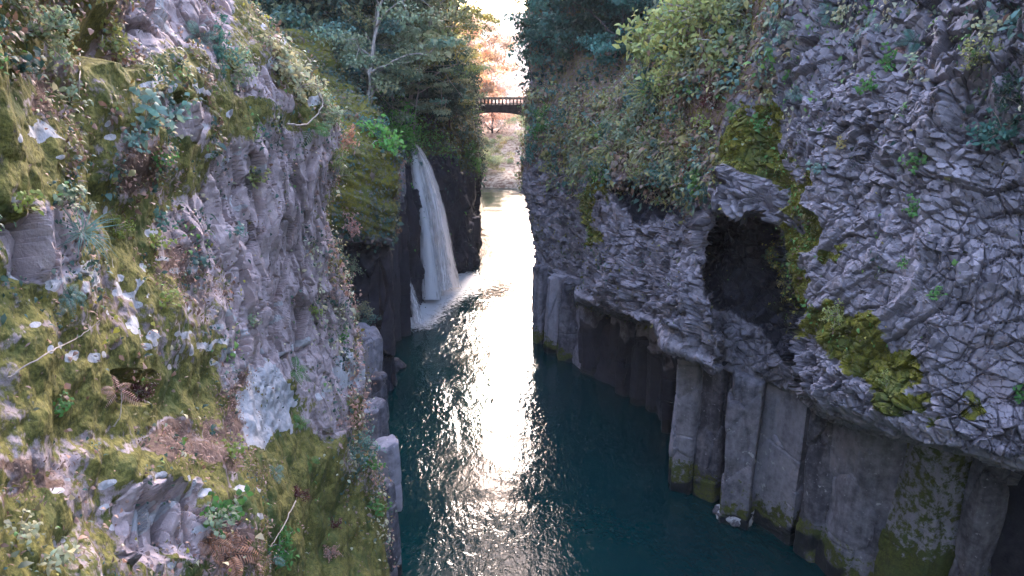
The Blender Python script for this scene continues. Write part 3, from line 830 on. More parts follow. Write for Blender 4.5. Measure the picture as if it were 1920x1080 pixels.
# ================================================================== BRIDGE
def box(V, Q, x0, x1, y0, y1, z0, z1):
    n = len(V)
    for z in (z0, z1):
        for x, y in ((x0, y0), (x1, y0), (x1, y1), (x0, y1)): V.append((x, y, z))
    Q += [tuple(n + k for k in q) for q in ((0, 3, 2, 1), (4, 5, 6, 7), (0, 1, 5, 4), (1, 2, 6, 5), (2, 3, 7, 6), (3, 0, 4, 7))]
def plainmat(name, c1, c2, sc=2, rough=.8):
    m, nt = newmat(name); b = NB(nt); g = b.n('ShaderNodeNewGeometry')
    n = b.noise(g.outputs['Position'], sc, 5, .6); bs = b.n('ShaderNodeBsdfPrincipled')
    b.l(b.mix(b.step(n, .35, .65), c1, c2), bs.inputs['Base Color']); bs.inputs['Roughness'].default_value = rough
    o = b.n('ShaderNodeOutputMaterial'); b.l(bs.outputs[0], o.inputs[0]); return m
M['bridge'] = plainmat('weathered_bridge_stone', (.03, .027, .038), (.06, .052, .066))
M['bridge_red'] = plainmat('dark_bridge_rail', (.03, .026, .034), (.055, .048, .058))
TB = 90.
bl = unproj(870, 199, TB); brr = unproj(988, 199, TB)
br = empty('stone_bridge', (float((bl[0] + brr[0]) / 2), float(bl[1]), float(bl[2])))
tag(br, 'dark arched footbridge with open railing crossing the gorge beyond the waterfall', 'bridge')
hw = float(brr[0] - bl[0]) / 2 + .4
V = []; Q = []; box(V, Q, -hw, hw, -.1, 2.6, -.16, .06); link('deck', npmesh('deck', V, np.array(Q), False), M['bridge'], br)
# arch rib: curved soffit
for y0 in (0.0, 2.1):
    n = 30; x = np.linspace(-hw, hw, n); zb = -.42 - .55 * (x / hw) ** 2
    V = []; Q = []
    for k in range(n): V += [(x[k], y0, -.163), (x[k], y0 + .4, -.163), (x[k], y0 + .4, zb[k] - .35), (x[k], y0, zb[k] - .35)]
    for k in range(n - 1):
        for a in range(4): Q.append((4 * k + a, 4 * k + (a + 1) % 4, 4 * k + 4 + (a + 1) % 4, 4 * k + 4 + a))
    Q += [(0, 3, 2, 1), (4 * n - 4, 4 * n - 3, 4 * n - 2, 4 * n - 1)]
    link('arch', npmesh('arch', V, np.array(Q), False), M['bridge'], br)
for y0 in (0.0, 2.35):
    V = []; Q = []; box(V, Q, -hw, hw, y0 - .02, y0 + .16, .78, .92); box(V, Q, -hw, hw, y0, y0 + .14, .063, .17)
    rl = link('railing', npmesh('railing', V, np.array(Q), False), M['bridge_red'], br)
    k = 0; x = -hw + .2
    while x < hw:
        V = []; Q = []; box(V, Q, x - .07, x + .07, y0 + .01, y0 + .13, .172, .778)
        link('baluster', npmesh('baluster', V, np.array(Q), False), M['bridge_red'], rl); x += .44
        k += 1

# ================================================================== LEAF COVER ON THE CLIFFS
def cover(name, G, dens, n, size, cols, label, out=.05, droop=.5, clump=(1.2, .1), seed=1, aspect=.55, mat=None):
    """scatter leaf blades over a cliff surface: stuff"""
    w = (dens * G['area']).ravel()
    cl = fbm(G['P'], clump[0], 3, seed).ravel()
    w = w * smooth(clump[1] - .15, clump[1] + .15, cl)
    w = np.clip(w, 0, None); w = w / w.sum()
    idx = RNG.choice(len(w), n, p=w)
    P = G['P'].reshape(-1, 3)[idx]; N = G['N'].reshape(-1, 3)[idx]
    P = P + RNG.normal(0, .04, P.shape) + N * np.abs(RNG.normal(0, out, (n, 1)))
    D = rand_dirs(n) * .9 + N * .35 + np.array([0, 0, -droop])
    up = N * .8 + rand_dirs(n) * .6 + np.array([0, 0, .6])
    L = size * RNG.lognormal(0, .35, n) * np.clip(np.linalg.norm(P - np.array([0, 0, CH]), axis=1) / 11, .5, 1)
    ci = RNG.choice(len(cols), n, p=np.array([c[1] for c in cols]) / sum(c[1] for c in cols))
    # neighbouring leaves share a hue
    zone = ((vnoise(P * .9, seed + 9) + 1) * .5 * len(cols)).astype(int) % len(cols)
    ci = np.where(RNG.random(n) < .68, zone, ci)
    base = np.array([c[0] for c in cols])[ci]
    c = np.concatenate([base, np.ones((n, 1))], 1) * tint(n, .7, 1.28, .08)
    V, T, C = leaf_geo(P, D, up, L, L * aspect * RNG.uniform(.7, 1.3, n), c)
    o = link(name, npmesh(name, V, None, True, {'lc': C}, T), mat or M['cover'])
    return tag(o, label, 'plants', None, 'stuff')
M['cover'] = leaf_mat('mixed_leaf', (1, 1, 1), trans=.3)
GG = (.13, .15, .10); OL = (.16, .15, .05); BR = (.20, .13, .10); PL = (.52, .50, .34); TE = (.06, .12, .10); BG = (.13, .27, .07); PK = (.38, .24, .20); DK = (.04, .06, .04); YL = (.40, .38, .07)

px, py = CL['px'], CL['py']
rockL = pm(px, py, L_ROCK); brownL = pm(px, py, LM_BROWN); lichL = pm(px, py, LM_LICH)
inframe = smooth(-900, -100, px) * smooth(1350, 1150, py) * smooth(-500, -100, py)
nearw = 1 / np.maximum(proj(CL['P'])[2], 2) ** 1.1
mossL = pm(px, py, LM_MOSS)
dL = (1 - .75 * mossL) * (1 - .93 * rockL) * (1 - .8 * lichL) * (.02 + inframe) * nearw
upper = smooth(640, 350, py)
cover('leaf_cover', CL, dL * (.35 + upper), 19000, .068, [(GG, 4), (OL, 3), (BR, 2), (TE, 2.2), (BG, .7), (PK, .6)], 'mixed small leaves and creepers growing over the near left wall', .05, .5, (1.5, .1), 901)
cover('fallen_leaves', CL, dL * (1 + .5 * upper) + .02 * rockL * nearw, 1500, .06, [(PL, 5), (PK, 1), (YL, .6)], 'pale fallen leaves caught on the near left wall', .12, .2, (.9, -.05), 911, .8)
cover('fern_litter', CL, (brownL + .02) * nearw * inframe, 8000, .05, [(BR, 4), (PK, 3), (OL, 1)], 'dry brown fern litter on the near left wall', .05, .4, (2.0, -.3), 921, .28)
edge = smooth(-90, -15, px - np.interp(py, LY, LE)) * smooth(60, 160, py)
cover('edge_leaves', CL, edge * (.25 + smooth(420, 480, py)) * smooth(1100, 900, py), 7000, .085, [(GG, 3), (PL, 2), (TE, 1.5), (PK, 1), (OL, 2)], 'leafy fringe along the edge of the near left wall', .16, .5, (1.6, -.05), 931)

px, py = CR['px'], CR['py']
vegR = pm(px, py, RM_VEG); tR = proj(CR['P'])[2]
ok = smooth(700, 500, py) * smooth(2300, 1900, px)
crestR = np.interp(px, [r[0] for r in RC], [r[1] for r in RC])
cover('crest_leaf_cover', CR, vegR * smooth(-5, -40, py - crestR), 22000, .26, [((.035, .08, .07), 5), ((.06, .13, .10), 2), (DK, 2)], 'dark teal undergrowth on the slope behind the right crest', .5, .6, (.5, -.2), 945)
cover('hanging_leaf_cover', CR, vegR * (1 - .9 * pm(px, py, RM_MOSS)) * ok * smooth(-30, 0, py - crestR), 52000, .19, [((.27, .31, .19), 5), ((.32, .31, .12), 3), ((.28, .20, .15), .8), ((.12, .22, .18), 2), (BG, .5)], 'grey green creepers and small shrubs hanging over the right wall', .30, .7, (.7, -.12), 941)
lipR = np.interp(px, [r[0] for r in RC], [r[4] for r in RC])
vine = smooth(.18, .35, vnoise(np.stack([px / 46., py / 260., px * 0], -1), 951)) * smooth(1420, 1500, px) * smooth(20, -60, py - lipR) * smooth(760, 300, py)
topR = smooth(280, 60, py) * smooth(1400, 1480, px)
cover('creeper_leaves', CR, (vine * .5 + topR * .9) * ok / np.maximum(tR, 8), 14000, .12, [(GG, 3), (TE, 4), (DK, 2), (BG, 1), (PL, .5), (BR, 1)], 'dark creeper trailing down the bare rock of the right wall', .10, .9, (1.1, .02), 961)
mossR = pm(px, py, RM_MOSS)
cover('moss_leaves', CR, (mossR + .015) * ok / np.maximum(tR, 8), 5000, .085, [(YL, 3), (OL, 3), (BG, 1.5), (BR, 1)], 'yellow green leaflets in the moss of the right wall', .05, .4, (1.5, -.1), 971)
far = smooth(1400, 1060, px) * smooth(60, -40, py - lipR) * smooth(150, 300, py) * (1 - vegR)
cover('ledge_leaves', CR, far + 1e-5, 3000, .14, [(GG, 3), (OL, 2), (TE, 2)], 'sparse leaves on the ledges of the distant right wall', .1, .7, (.6, .15), 981)
px, py = CB['px'], CB['py']
cover('buttress_leaves', CB, smooth(470, 430, py), 12000, .16, [(GG, 3), (OL, 4), (TE, 2), (BR, 1)], 'mossy leaf cover on the buttress beside the waterfall', .12, .6, (.5, -.1), 991)
px, py = CF['px'], CF['py']
cover('fall_top_leaves', CF, smooth(295, 265, py) + .01, 7000, .2, [((.12, .34, .07), 6), (TE, 1), (GG, 1)], 'bright green leaves above the lip of the waterfall', .35, .5, (.4, -.3), 1001)
px, py = CG['px'], CG['py']
cover('far_wall_leaves', CG, smooth(350, 310, py) + .03, 8000, .24, [(BG, 2), (TE, 3), (DK, 3), (GG, 1)], 'green leaf cover on the left wall beyond the waterfall', .4, .5, (.3, -.3), 1011)

# ================================================================== TREES
def make_tree(seed, H, R, base=.35, clumps=60, leaves=7000, lsize=.28, flat=.55, trunk_r=.22, lean=.1, conic=False, limbs=9):
    rg = np.random.default_rng(seed)
    global RNG
    keep = RNG; RNG = rg
    tb = Tubes()
    top = np.array([rg.normal(0, lean * H), rg.normal(0, lean * H), H * .93])
    tr = curve_pts((0, 0, -1), top, 16, .10)
    tb.add(tr, np.linspace(trunk_r, trunk_r * .18, 16), 9)
    ctr = []
    limb_pts = []
    for k in range(limbs):
        f = base + (1 - base) * (k + .3) / limbs * .9
        i = min(15, int(f * 15)); p0 = tr[i]
        az = k * 2.4 + rg.uniform(-.5, .5)
        reach = R * ((1.05 - (f - base) / (1 - base)) if conic else math.sqrt(max(.15, 1 - ((f - base) / (1 - base) * 1.15 - .35) ** 2))) * rg.uniform(.7, 1.05)
        rise = reach * (rg.uniform(-.15, .15) if conic else rg.uniform(.25, .8))
        p1 = p0 + np.array([math.cos(az) * reach, math.sin(az) * reach, rise])
        lp = curve_pts(p0, p1, 9, .14, .05)
        r0 = trunk_r * (1 - f) * .55 + .03
        tb.add(lp, np.linspace(r0, .02, 9), 6)
        limb_pts.append(lp)
    for k in range(clumps):
        lp = limb_pts[rg.integers(len(limb_pts))]
        q = lp[rg.integers(3, 9)]
        off = rg.normal(0, 1, 3) * np.array([R * .24, R * .24, R * .16])
        c = q + off
        tb.add(curve_pts(q, c, 4, .1), [.03, .024, .016, .008], 4)
        ctr.append(c)
    ctr = np.array(ctr)
    cs = rg.uniform(.5, 1.25, clumps) * R * .17
    ci = rg.integers(0, clumps, leaves)
    g = rg.normal(0, 1, (leaves, 3)); g *= (rg.uniform(0, 1, (leaves, 1)) ** .33 * 1.5) / (np.linalg.norm(g, axis=1, keepdims=True))
    P = ctr[ci] + g * cs[ci][:, None] * np.array([1, 1, flat])
    D = rand_dirs(leaves) + np.array([0, 0, -.25]); up = rand_dirs(leaves) * .7 + np.array([0, 0, 1])
    L = lsize * rg.lognormal(0, .25, leaves)
    ctint = tint(clumps, .7, 1.3, .12)[ci]
    V, T, C = leaf_geo(P, D, up, L, L * .62, tint(leaves, .7, 1.3, .06) * ctint)
    RNG = keep
    return tb.mesh('trunk'), npmesh('crown', V, None, True, {'lc': C}, T)

TP = {
    'broad': make_tree(1, 14, 5.2, .30, 90, 13000, .27),
    'broad2': make_tree(2, 15, 4.6, .25, 80, 12000, .27, limbs=11),
    'airy': make_tree(3, 15, 4.8, .30, 60, 5200, .24, .4, .20, .12),
    'airy2': make_tree(4, 13, 4.2, .35, 50, 4200, .24, .4, .16, .16),
    'layered': make_tree(5, 9, 4.2, .20, 60, 9000, .22, .22, .14, .15),
    'conifer': make_tree(6, 20, 3.6, .12, 130, 15000, .30, .5, .28, .02, True, 22),
    'bush': make_tree(8, 3.2, 1.9, .05, 50, 7000, .15, .7, .06, .15),
}
NT = {}
def place_tree(kind, loc, rot, sc, leaf, label, group, bark='bark_dark', name='tree', tilt=(0, 0), cat='tree'):
    tm, cm = TP[kind]
    e = empty(name, loc, (tilt[0], tilt[1], rot), sc)
    tag(e, label, cat, group)
    for nm, me, mt in (('trunk', tm, M[bark]), ('crown', cm, M['leaf_' + leaf])):
        o = bpy.data.objects.new(nm, me); COL.objects.link(o)
        if len(me.materials) == 0: me.materials.append(mt)
        o.material_slots[0].link = 'OBJECT'; o.material_slots[0].material = mt
        o.parent = e
    return e

def T_(px_, py_, t, kind, sc, leaf, bark, label, group, rot=None, tilt=(0, 0)):
    """stand a tree so that its foot is at this bearing and distance"""
    p = unproj(px_, py_, t)
    place_tree(kind, tuple(float(x) for x in p), rot if rot is not None else random.uniform(0, 6.28), sc, leaf, label, group, bark, tilt=tilt)

GL = 'trees on the left bank'; GR = 'trees on the right bank'; GF = 'trees beyond the bridge'
T_(668, 285, 46, 'airy', .95, 'grey_green', 'bark_pale', 'slender pale-trunked tree rising beside the mossy mound, nearest the near left wall', GL)
T_(690, 270, 50, 'airy2', .9, 'grey_green', 'bark_pale', 'thin leaning pale tree whose foot stands just left of the mossy mound', GL, tilt=(0, .25))
T_(640, 260, 52, 'broad', .9, 'blue_green', 'bark_dark', 'blue-green tree behind the edge of the near left wall', GL)
T_(600, 230, 56, 'broad2', 1.0, 'teal', 'bark_dark', 'dark teal tree above the shoulder of the near left wall', GL)
T_(540, 160, 50, 'broad', 1.0, 'teal', 'bark_dark', 'dark tree at the far left behind the crest of the near wall', GL)
T_(730, 230, 62, 'broad2', .95, 'grey_green', 'bark_pale', 'grey-green tree above the mossy mound', GL)
T_(755, 225, 64, 'airy', 1.0, 'olive', 'bark_pale', 'tall sparse olive tree with pale branching trunk behind the mound', GL)
T_(775, 248, 61, 'layered', .75, 'grey_green', 'bark_pale', 'low tree with flat olive layers beside the lip of the waterfall', GL)
T_(800, 265, 66, 'broad', .62, 'dark', 'bark_dark', 'dark round tree directly above the waterfall', GL)
T_(822, 270, 69, 'broad2', .62, 'teal', 'bark_dark', 'dark teal tree right of the waterfall lip', GL)
T_(842, 262, 73, 'broad', .55, 'dark', 'bark_dark', 'dark tree at the left end of the bridge', GL)
T_(790, 210, 76, 'airy', 1.0, 'grey_green', 'bark_dark', 'grey-green airy tree behind the waterfall trees', GL)
T_(826, 205, 82, 'airy2', 1.0, 'yellowgreen', 'bark_dark', 'yellow-green tree with thin dark trunks left of the bridge', GL)
T_(856, 200, 90, 'airy', .8, 'gold', 'bark_dark', 'golden tree beside the left end of the bridge', GL)
T_(802, 190, 95, 'broad', 1.1, 'yellowgreen', 'bark_dark', 'tall yellow-green tree far back on the left bank', GL)
T_(770, 170, 90, 'broad2', 1.3, 'olive', 'bark_dark', 'olive tree filling the left bank behind the sparse trunks', GL)
T_(700, 130, 84, 'broad', 1.4, 'blue_green', 'bark_dark', 'large blue-green tree high on the left bank', GL)
T_(620, 80, 80, 'broad2', 1.5, 'teal', 'bark_dark', 'large dark tree high on the left bank at the upper left', GL)
T_(690, 250, 58, 'broad', 1.75, 'grey_green', 'bark_dark', 'tallest tree of the left bank, its crown beyond the top of the picture', GL)
T_(735, 215, 74, 'broad2', 1.8, 'olive', 'bark_dark', 'very tall olive tree of the left bank rising out of the picture', GL)
# right bank
T_(1215, 120, 50, 'broad2', 1.75, 'teal', 'bark_dark', 'tallest tree of the right bank, its crown beyond the top of the picture', GR)
T_(1135, 150, 70, 'broad', 1.8, 'dark', 'bark_dark', 'very tall dark tree of the right bank behind the teal ones', GR)
T_(1052, 195, 62, 'broad2', .8, 'dark', 'bark_dark', 'dark tree at the right end of the bridge', GR)
T_(1085, 190, 55, 'broad', .8, 'teal', 'bark_dark', 'teal tree above the distant end of the right wall', GR)
T_(1110, 190, 50, 'broad2', .85, 'teal', 'bark_dark', 'dense teal tree on the right crest, second from the gap', GR)
T_(1150, 190, 47, 'broad', .75, 'dark', 'bark_dark', 'near-black tree in the shade behind the right crest', GR)
T_(1150, 160, 44, 'layered', .9, 'teal', 'bark_dark', 'layered teal tree below the orange gap in the leaves', GR)
T_(1062, 130, 74, 'conifer', 1.0, 'dark', 'bark_dark', 'dark conifer high on the right bank next to the sky', GR)
T_(1105, 110, 68, 'conifer', 1.0, 'teal', 'bark_dark', 'teal conifer high on the right bank', GR)
T_(1230, 60, 52, 'broad2', 1.0, 'dark', 'bark_dark', 'dark tree right of the orange gap behind the yellow-green bush', GR)
T_(1170, 100, 95, 'broad', 1.0, 'orange', 'bark_dark', 'orange tree added behind the right bank leaf gap in place of warm light', GR)  # orange leaves stand in for warm light through the gap
T_(1290, -40, 48, 'broad', 1.0, 'teal', 'bark_dark', 'teal tree at the top edge behind the right crest', GR)
# beyond the bridge
T_(884, 250, 118, 'broad', 1.2, 'orange', 'bark_dark', 'large orange tree beyond the left end of the bridge', GF)
T_(850, 240, 130, 'broad2', 1.4, 'gold', 'bark_dark', 'golden tree behind the orange one beyond the bridge', GF)
T_(922, 290, 135, 'broad', 1.1, 'far_pink', 'bark_dark', 'pinkish autumn tree in the middle of the gap beyond the bridge', GF)
T_(950, 300, 150, 'broad2', .9, 'far_pink', 'bark_dark', 'pale pink autumn tree seen just left of the right wall', GF)
T_(934, 362, 118, 'broad2', .62, 'far_green', 'bark_pale', 'pale grey-green tree on the far shore seen under the bridge', GF)
T_(915, 366, 112, 'broad', .5, 'far_green', 'bark_pale', 'hazy tree at the left of the view under the bridge', GF)
T_(1010, 330, 130, 'broad', .8, 'far_green', 'bark_dark', 'hazy olive tree behind the right wall beyond the bridge', GF)
T_(940, 340, 165, 'broad', 1.2, 'far_green', 'bark_dark', 'hazy distant tree at the end of the river', GF)

# ================================================================== PLANTS ON THE CLIFFS
def make_fern(seed, n=7, L=.5):
    rg = np.random.default_rng(seed); V = []; T = []; C = []; o = 0; tb = Tubes()
    for k in range(n):
        az = k * 2.4 + rg.uniform(-.4, .4); ln = L * rg.uniform(.7, 1.15); el = rg.uniform(.25, .9)
        s = np.linspace(0, 1, 13); out = np.array([math.cos(az), math.sin(az), 0])
        ax = out * (s * math.cos(el))[:, None] * ln + np.array([0, 0, 1]) * ((s * math.sin(el) - .6 * s ** 2) * ln)[:, None]
        d = np.gradient(ax, axis=0); d /= np.linalg.norm(d, axis=1, keepdims=True)
        side = np.cross(d, [0, 0, 1.]); side /= np.linalg.norm(side, axis=1, keepdims=True) + 1e-9
        up = np.cross(side, d); tb.add(ax, np.linspace(.006, .002, 13), 4)
        for sg in (-1, 1):
            w = ln * .24 * np.sin(np.pi * (.18 + .80 * s)) ** .8 + .01
            D = side * sg + d * .55
            v, t, c = leaf_geo(ax[2:], D[2:], up[2:], w[2:], np.full(11, ln * .036), tint(11, .75, 1.25, .06), .1, .2)
            V.append(v); T.append(t + o); C.append(c); o += len(v)
    tv = np.concatenate(tb.V); V.append(tv); C.append(np.tile([.8, .7, .6, 1], (len(tv), 1)))
    return npmesh('fern', np.concatenate(V), np.array(tb.Q) + o, True, {'lc': np.concatenate(C)}, np.concatenate(T))

def make_herb(seed, n=26, L=.16, H=.35, W=.6):
    rg = np.random.default_rng(seed); tb = Tubes(); P = []; D = []; U = []
    for k in range(n // 4):
        az = rg.uniform(0, 6.28); r = rg.uniform(.1, 1) * H * .9
        p1 = np.array([math.cos(az) * r, math.sin(az) * r, H * rg.uniform(.4, 1)])
        pts = curve_pts((0, 0, -.05), p1, 6, .1); tb.add(pts, np.linspace(.008, .003, 6), 4)
        for j in range(4):
            q = pts[-1 - (j % 3)]; a = rg.uniform(0, 6.28)
            P.append(q); D.append((math.cos(a), math.sin(a), rg.uniform(-.4, .3))); U.append((rg.normal(0, .3), rg.normal(0, .3), 1))
    m = len(P); LL = L * rg.uniform(.7, 1.25, m)
    V, T, C = leaf_geo(np.array(P), np.array(D), np.array(U), LL, LL * W, tint(m, .75, 1.25, .08), .15, .2)
    return tb.mesh('stem'), npmesh('foliage', V, None, True, {'lc': C}, T)

def make_shrub(seed, n=420, L=.09, R=.5):
    rg = np.random.default_rng(seed); tb = Tubes(); ends = []
    for k in range(14):
        d = rg.normal(0, 1, 3); d[2] = abs(d[2]) * .8 + .2; d /= np.linalg.norm(d)
        pts = curve_pts((0, 0, -.05), d * R * rg.uniform(.6, 1.1), 7, .12, .08); tb.add(pts, np.linspace(.014, .004, 7), 5); ends += [pts[3], pts[4], pts[5], pts[6]]
    ends = np.array(ends); ci = rg.integers(0, len(ends), n)
    P = ends[ci] + rg.normal(0, R * .11, (n, 3)); D = rg.normal(0, 1, (n, 3)); U = rg.normal(0, .6, (n, 3)) + [0, 0, 1]
    LL = L * rg.uniform(.6, 1.3, n)
    V, T, C = leaf_geo(P, D, U, LL, LL * .5, tint(n, .65, 1.35, .1), .15, .2)
    return tb.mesh('stem'), npmesh('foliage', V, None, True, {'lc': C}, T)

def make_tuft(seed, n=60, L=.5):
    rg = np.random.default_rng(seed); V = []; T = []; C = []; o = 0
    az = rg.uniform(0, 6.28, n)
    P = rg.normal(0, .03, (n, 3)); D = np.stack([np.cos(az) * .7, np.sin(az) * .7, rg.uniform(.2, 1, n)], -1)
    V, T, C = leaf_geo(P, D, np.tile([0, 0, 1.], (n, 1)) + rg.normal(0, .2, (n, 3)), L * rg.uniform(.5, 1.1, n), np.full(n, .014), tint(n, .7, 1.3, .08), .1, .45)
    return npmesh('grass_tuft', V, None, True, {'lc': C}, T)

FERN = [make_fern(21), make_fern(22, 5), make_fern(23, 9)]
HERB = [make_herb(31, 48, .11), make_herb(32, 60, .085, .4, .75), make_herb(33, 44, .13, .32, .45)]
SHRUB = [make_shrub(41), make_shrub(42, 520, .08, .55), make_shrub(43, 300, .12, .5)]
TUFT = make_tuft(51)

from mathutils.bvhtree import BVHTree
def bvh(G, st=3):
    P = G['P'][::st, ::st]; q = grid_quads(*P.shape[:2])
    return BVHTree.FromPolygons([tuple(v) for v in P.reshape(-1, 3).tolist()], q.tolist())
TREES_BVH = [bvh(CL), bvh(CR), bvh(CB, 2), bvh(CF, 2), bvh(CG, 2)]
def hit(px_, py_):
    o = Vector((0, 0, CH)); d = Vector(unproj(px_, py_, 1.0).tolist()) - o; d.normalize()
    best = None
    for b in TREES_BVH:
        loc, nor, idx, dist = b.ray_cast(o, d)
        if loc is not None and (best is None or dist < best[2]):
            if nor.dot(d) > 0: nor = -nor
            best = (loc, nor, dist)
    return best

KN = dict(fern='fern', herb='leafy_plant', shrub='shrub', tuft='grass_tuft')
CATN = dict(fern='fern', herb='plant', shrub='shrub', tuft='grass')
GN = dict(fern='ferns growing on the gorge walls', herb='leafy plants growing on the gorge walls', shrub='shrubs growing on the gorge walls', tuft='grass tufts on the gorge walls')
def plant(px_, py_, kind, size_px, leaf, label, v=0):
    h = hit(px_, py_)
    if h is None: return
    loc, nor, dist = h
    sc = size_px * dist / F / {'fern': .8, 'herb': .7, 'shrub': 1.0, 'tuft': .8}[kind]
    z = (nor * .6 + Vector((0, 0, .5)) + (Vector((0, 0, CH)) - loc).normalized() * .5).normalized()
    q = z.to_track_quat('Z', 'Y').to_euler()
    loc = loc + nor * .02
    mt = M['leaf_' + leaf]
    def sub(nm, me, mat, par):
        o = bpy.data.objects.new(nm, me); COL.objects.link(o)
        if len(me.materials) == 0: me.materials.append(mat)
        o.material_slots[0].link = 'OBJECT'; o.material_slots[0].material = mat
        o.parent = par; return o
    if kind in ('fern', 'tuft'):
        o = sub(KN[kind], FERN[v % 3] if kind == 'fern' else TUFT, mt, None)
    else:
        o = empty(KN[kind]); s, f = (HERB if kind == 'herb' else SHRUB)[v % 3]
        sub('stem', s, M['twig'], o); sub('foliage', f, mt, o)
    o.location = loc; o.rotation_euler = q; o.scale = (sc,) * 3
    o.rotation_euler.rotate_axis('Z', random.uniform(0, 6.28))
    tag(o, label, CATN[kind], GN[kind])

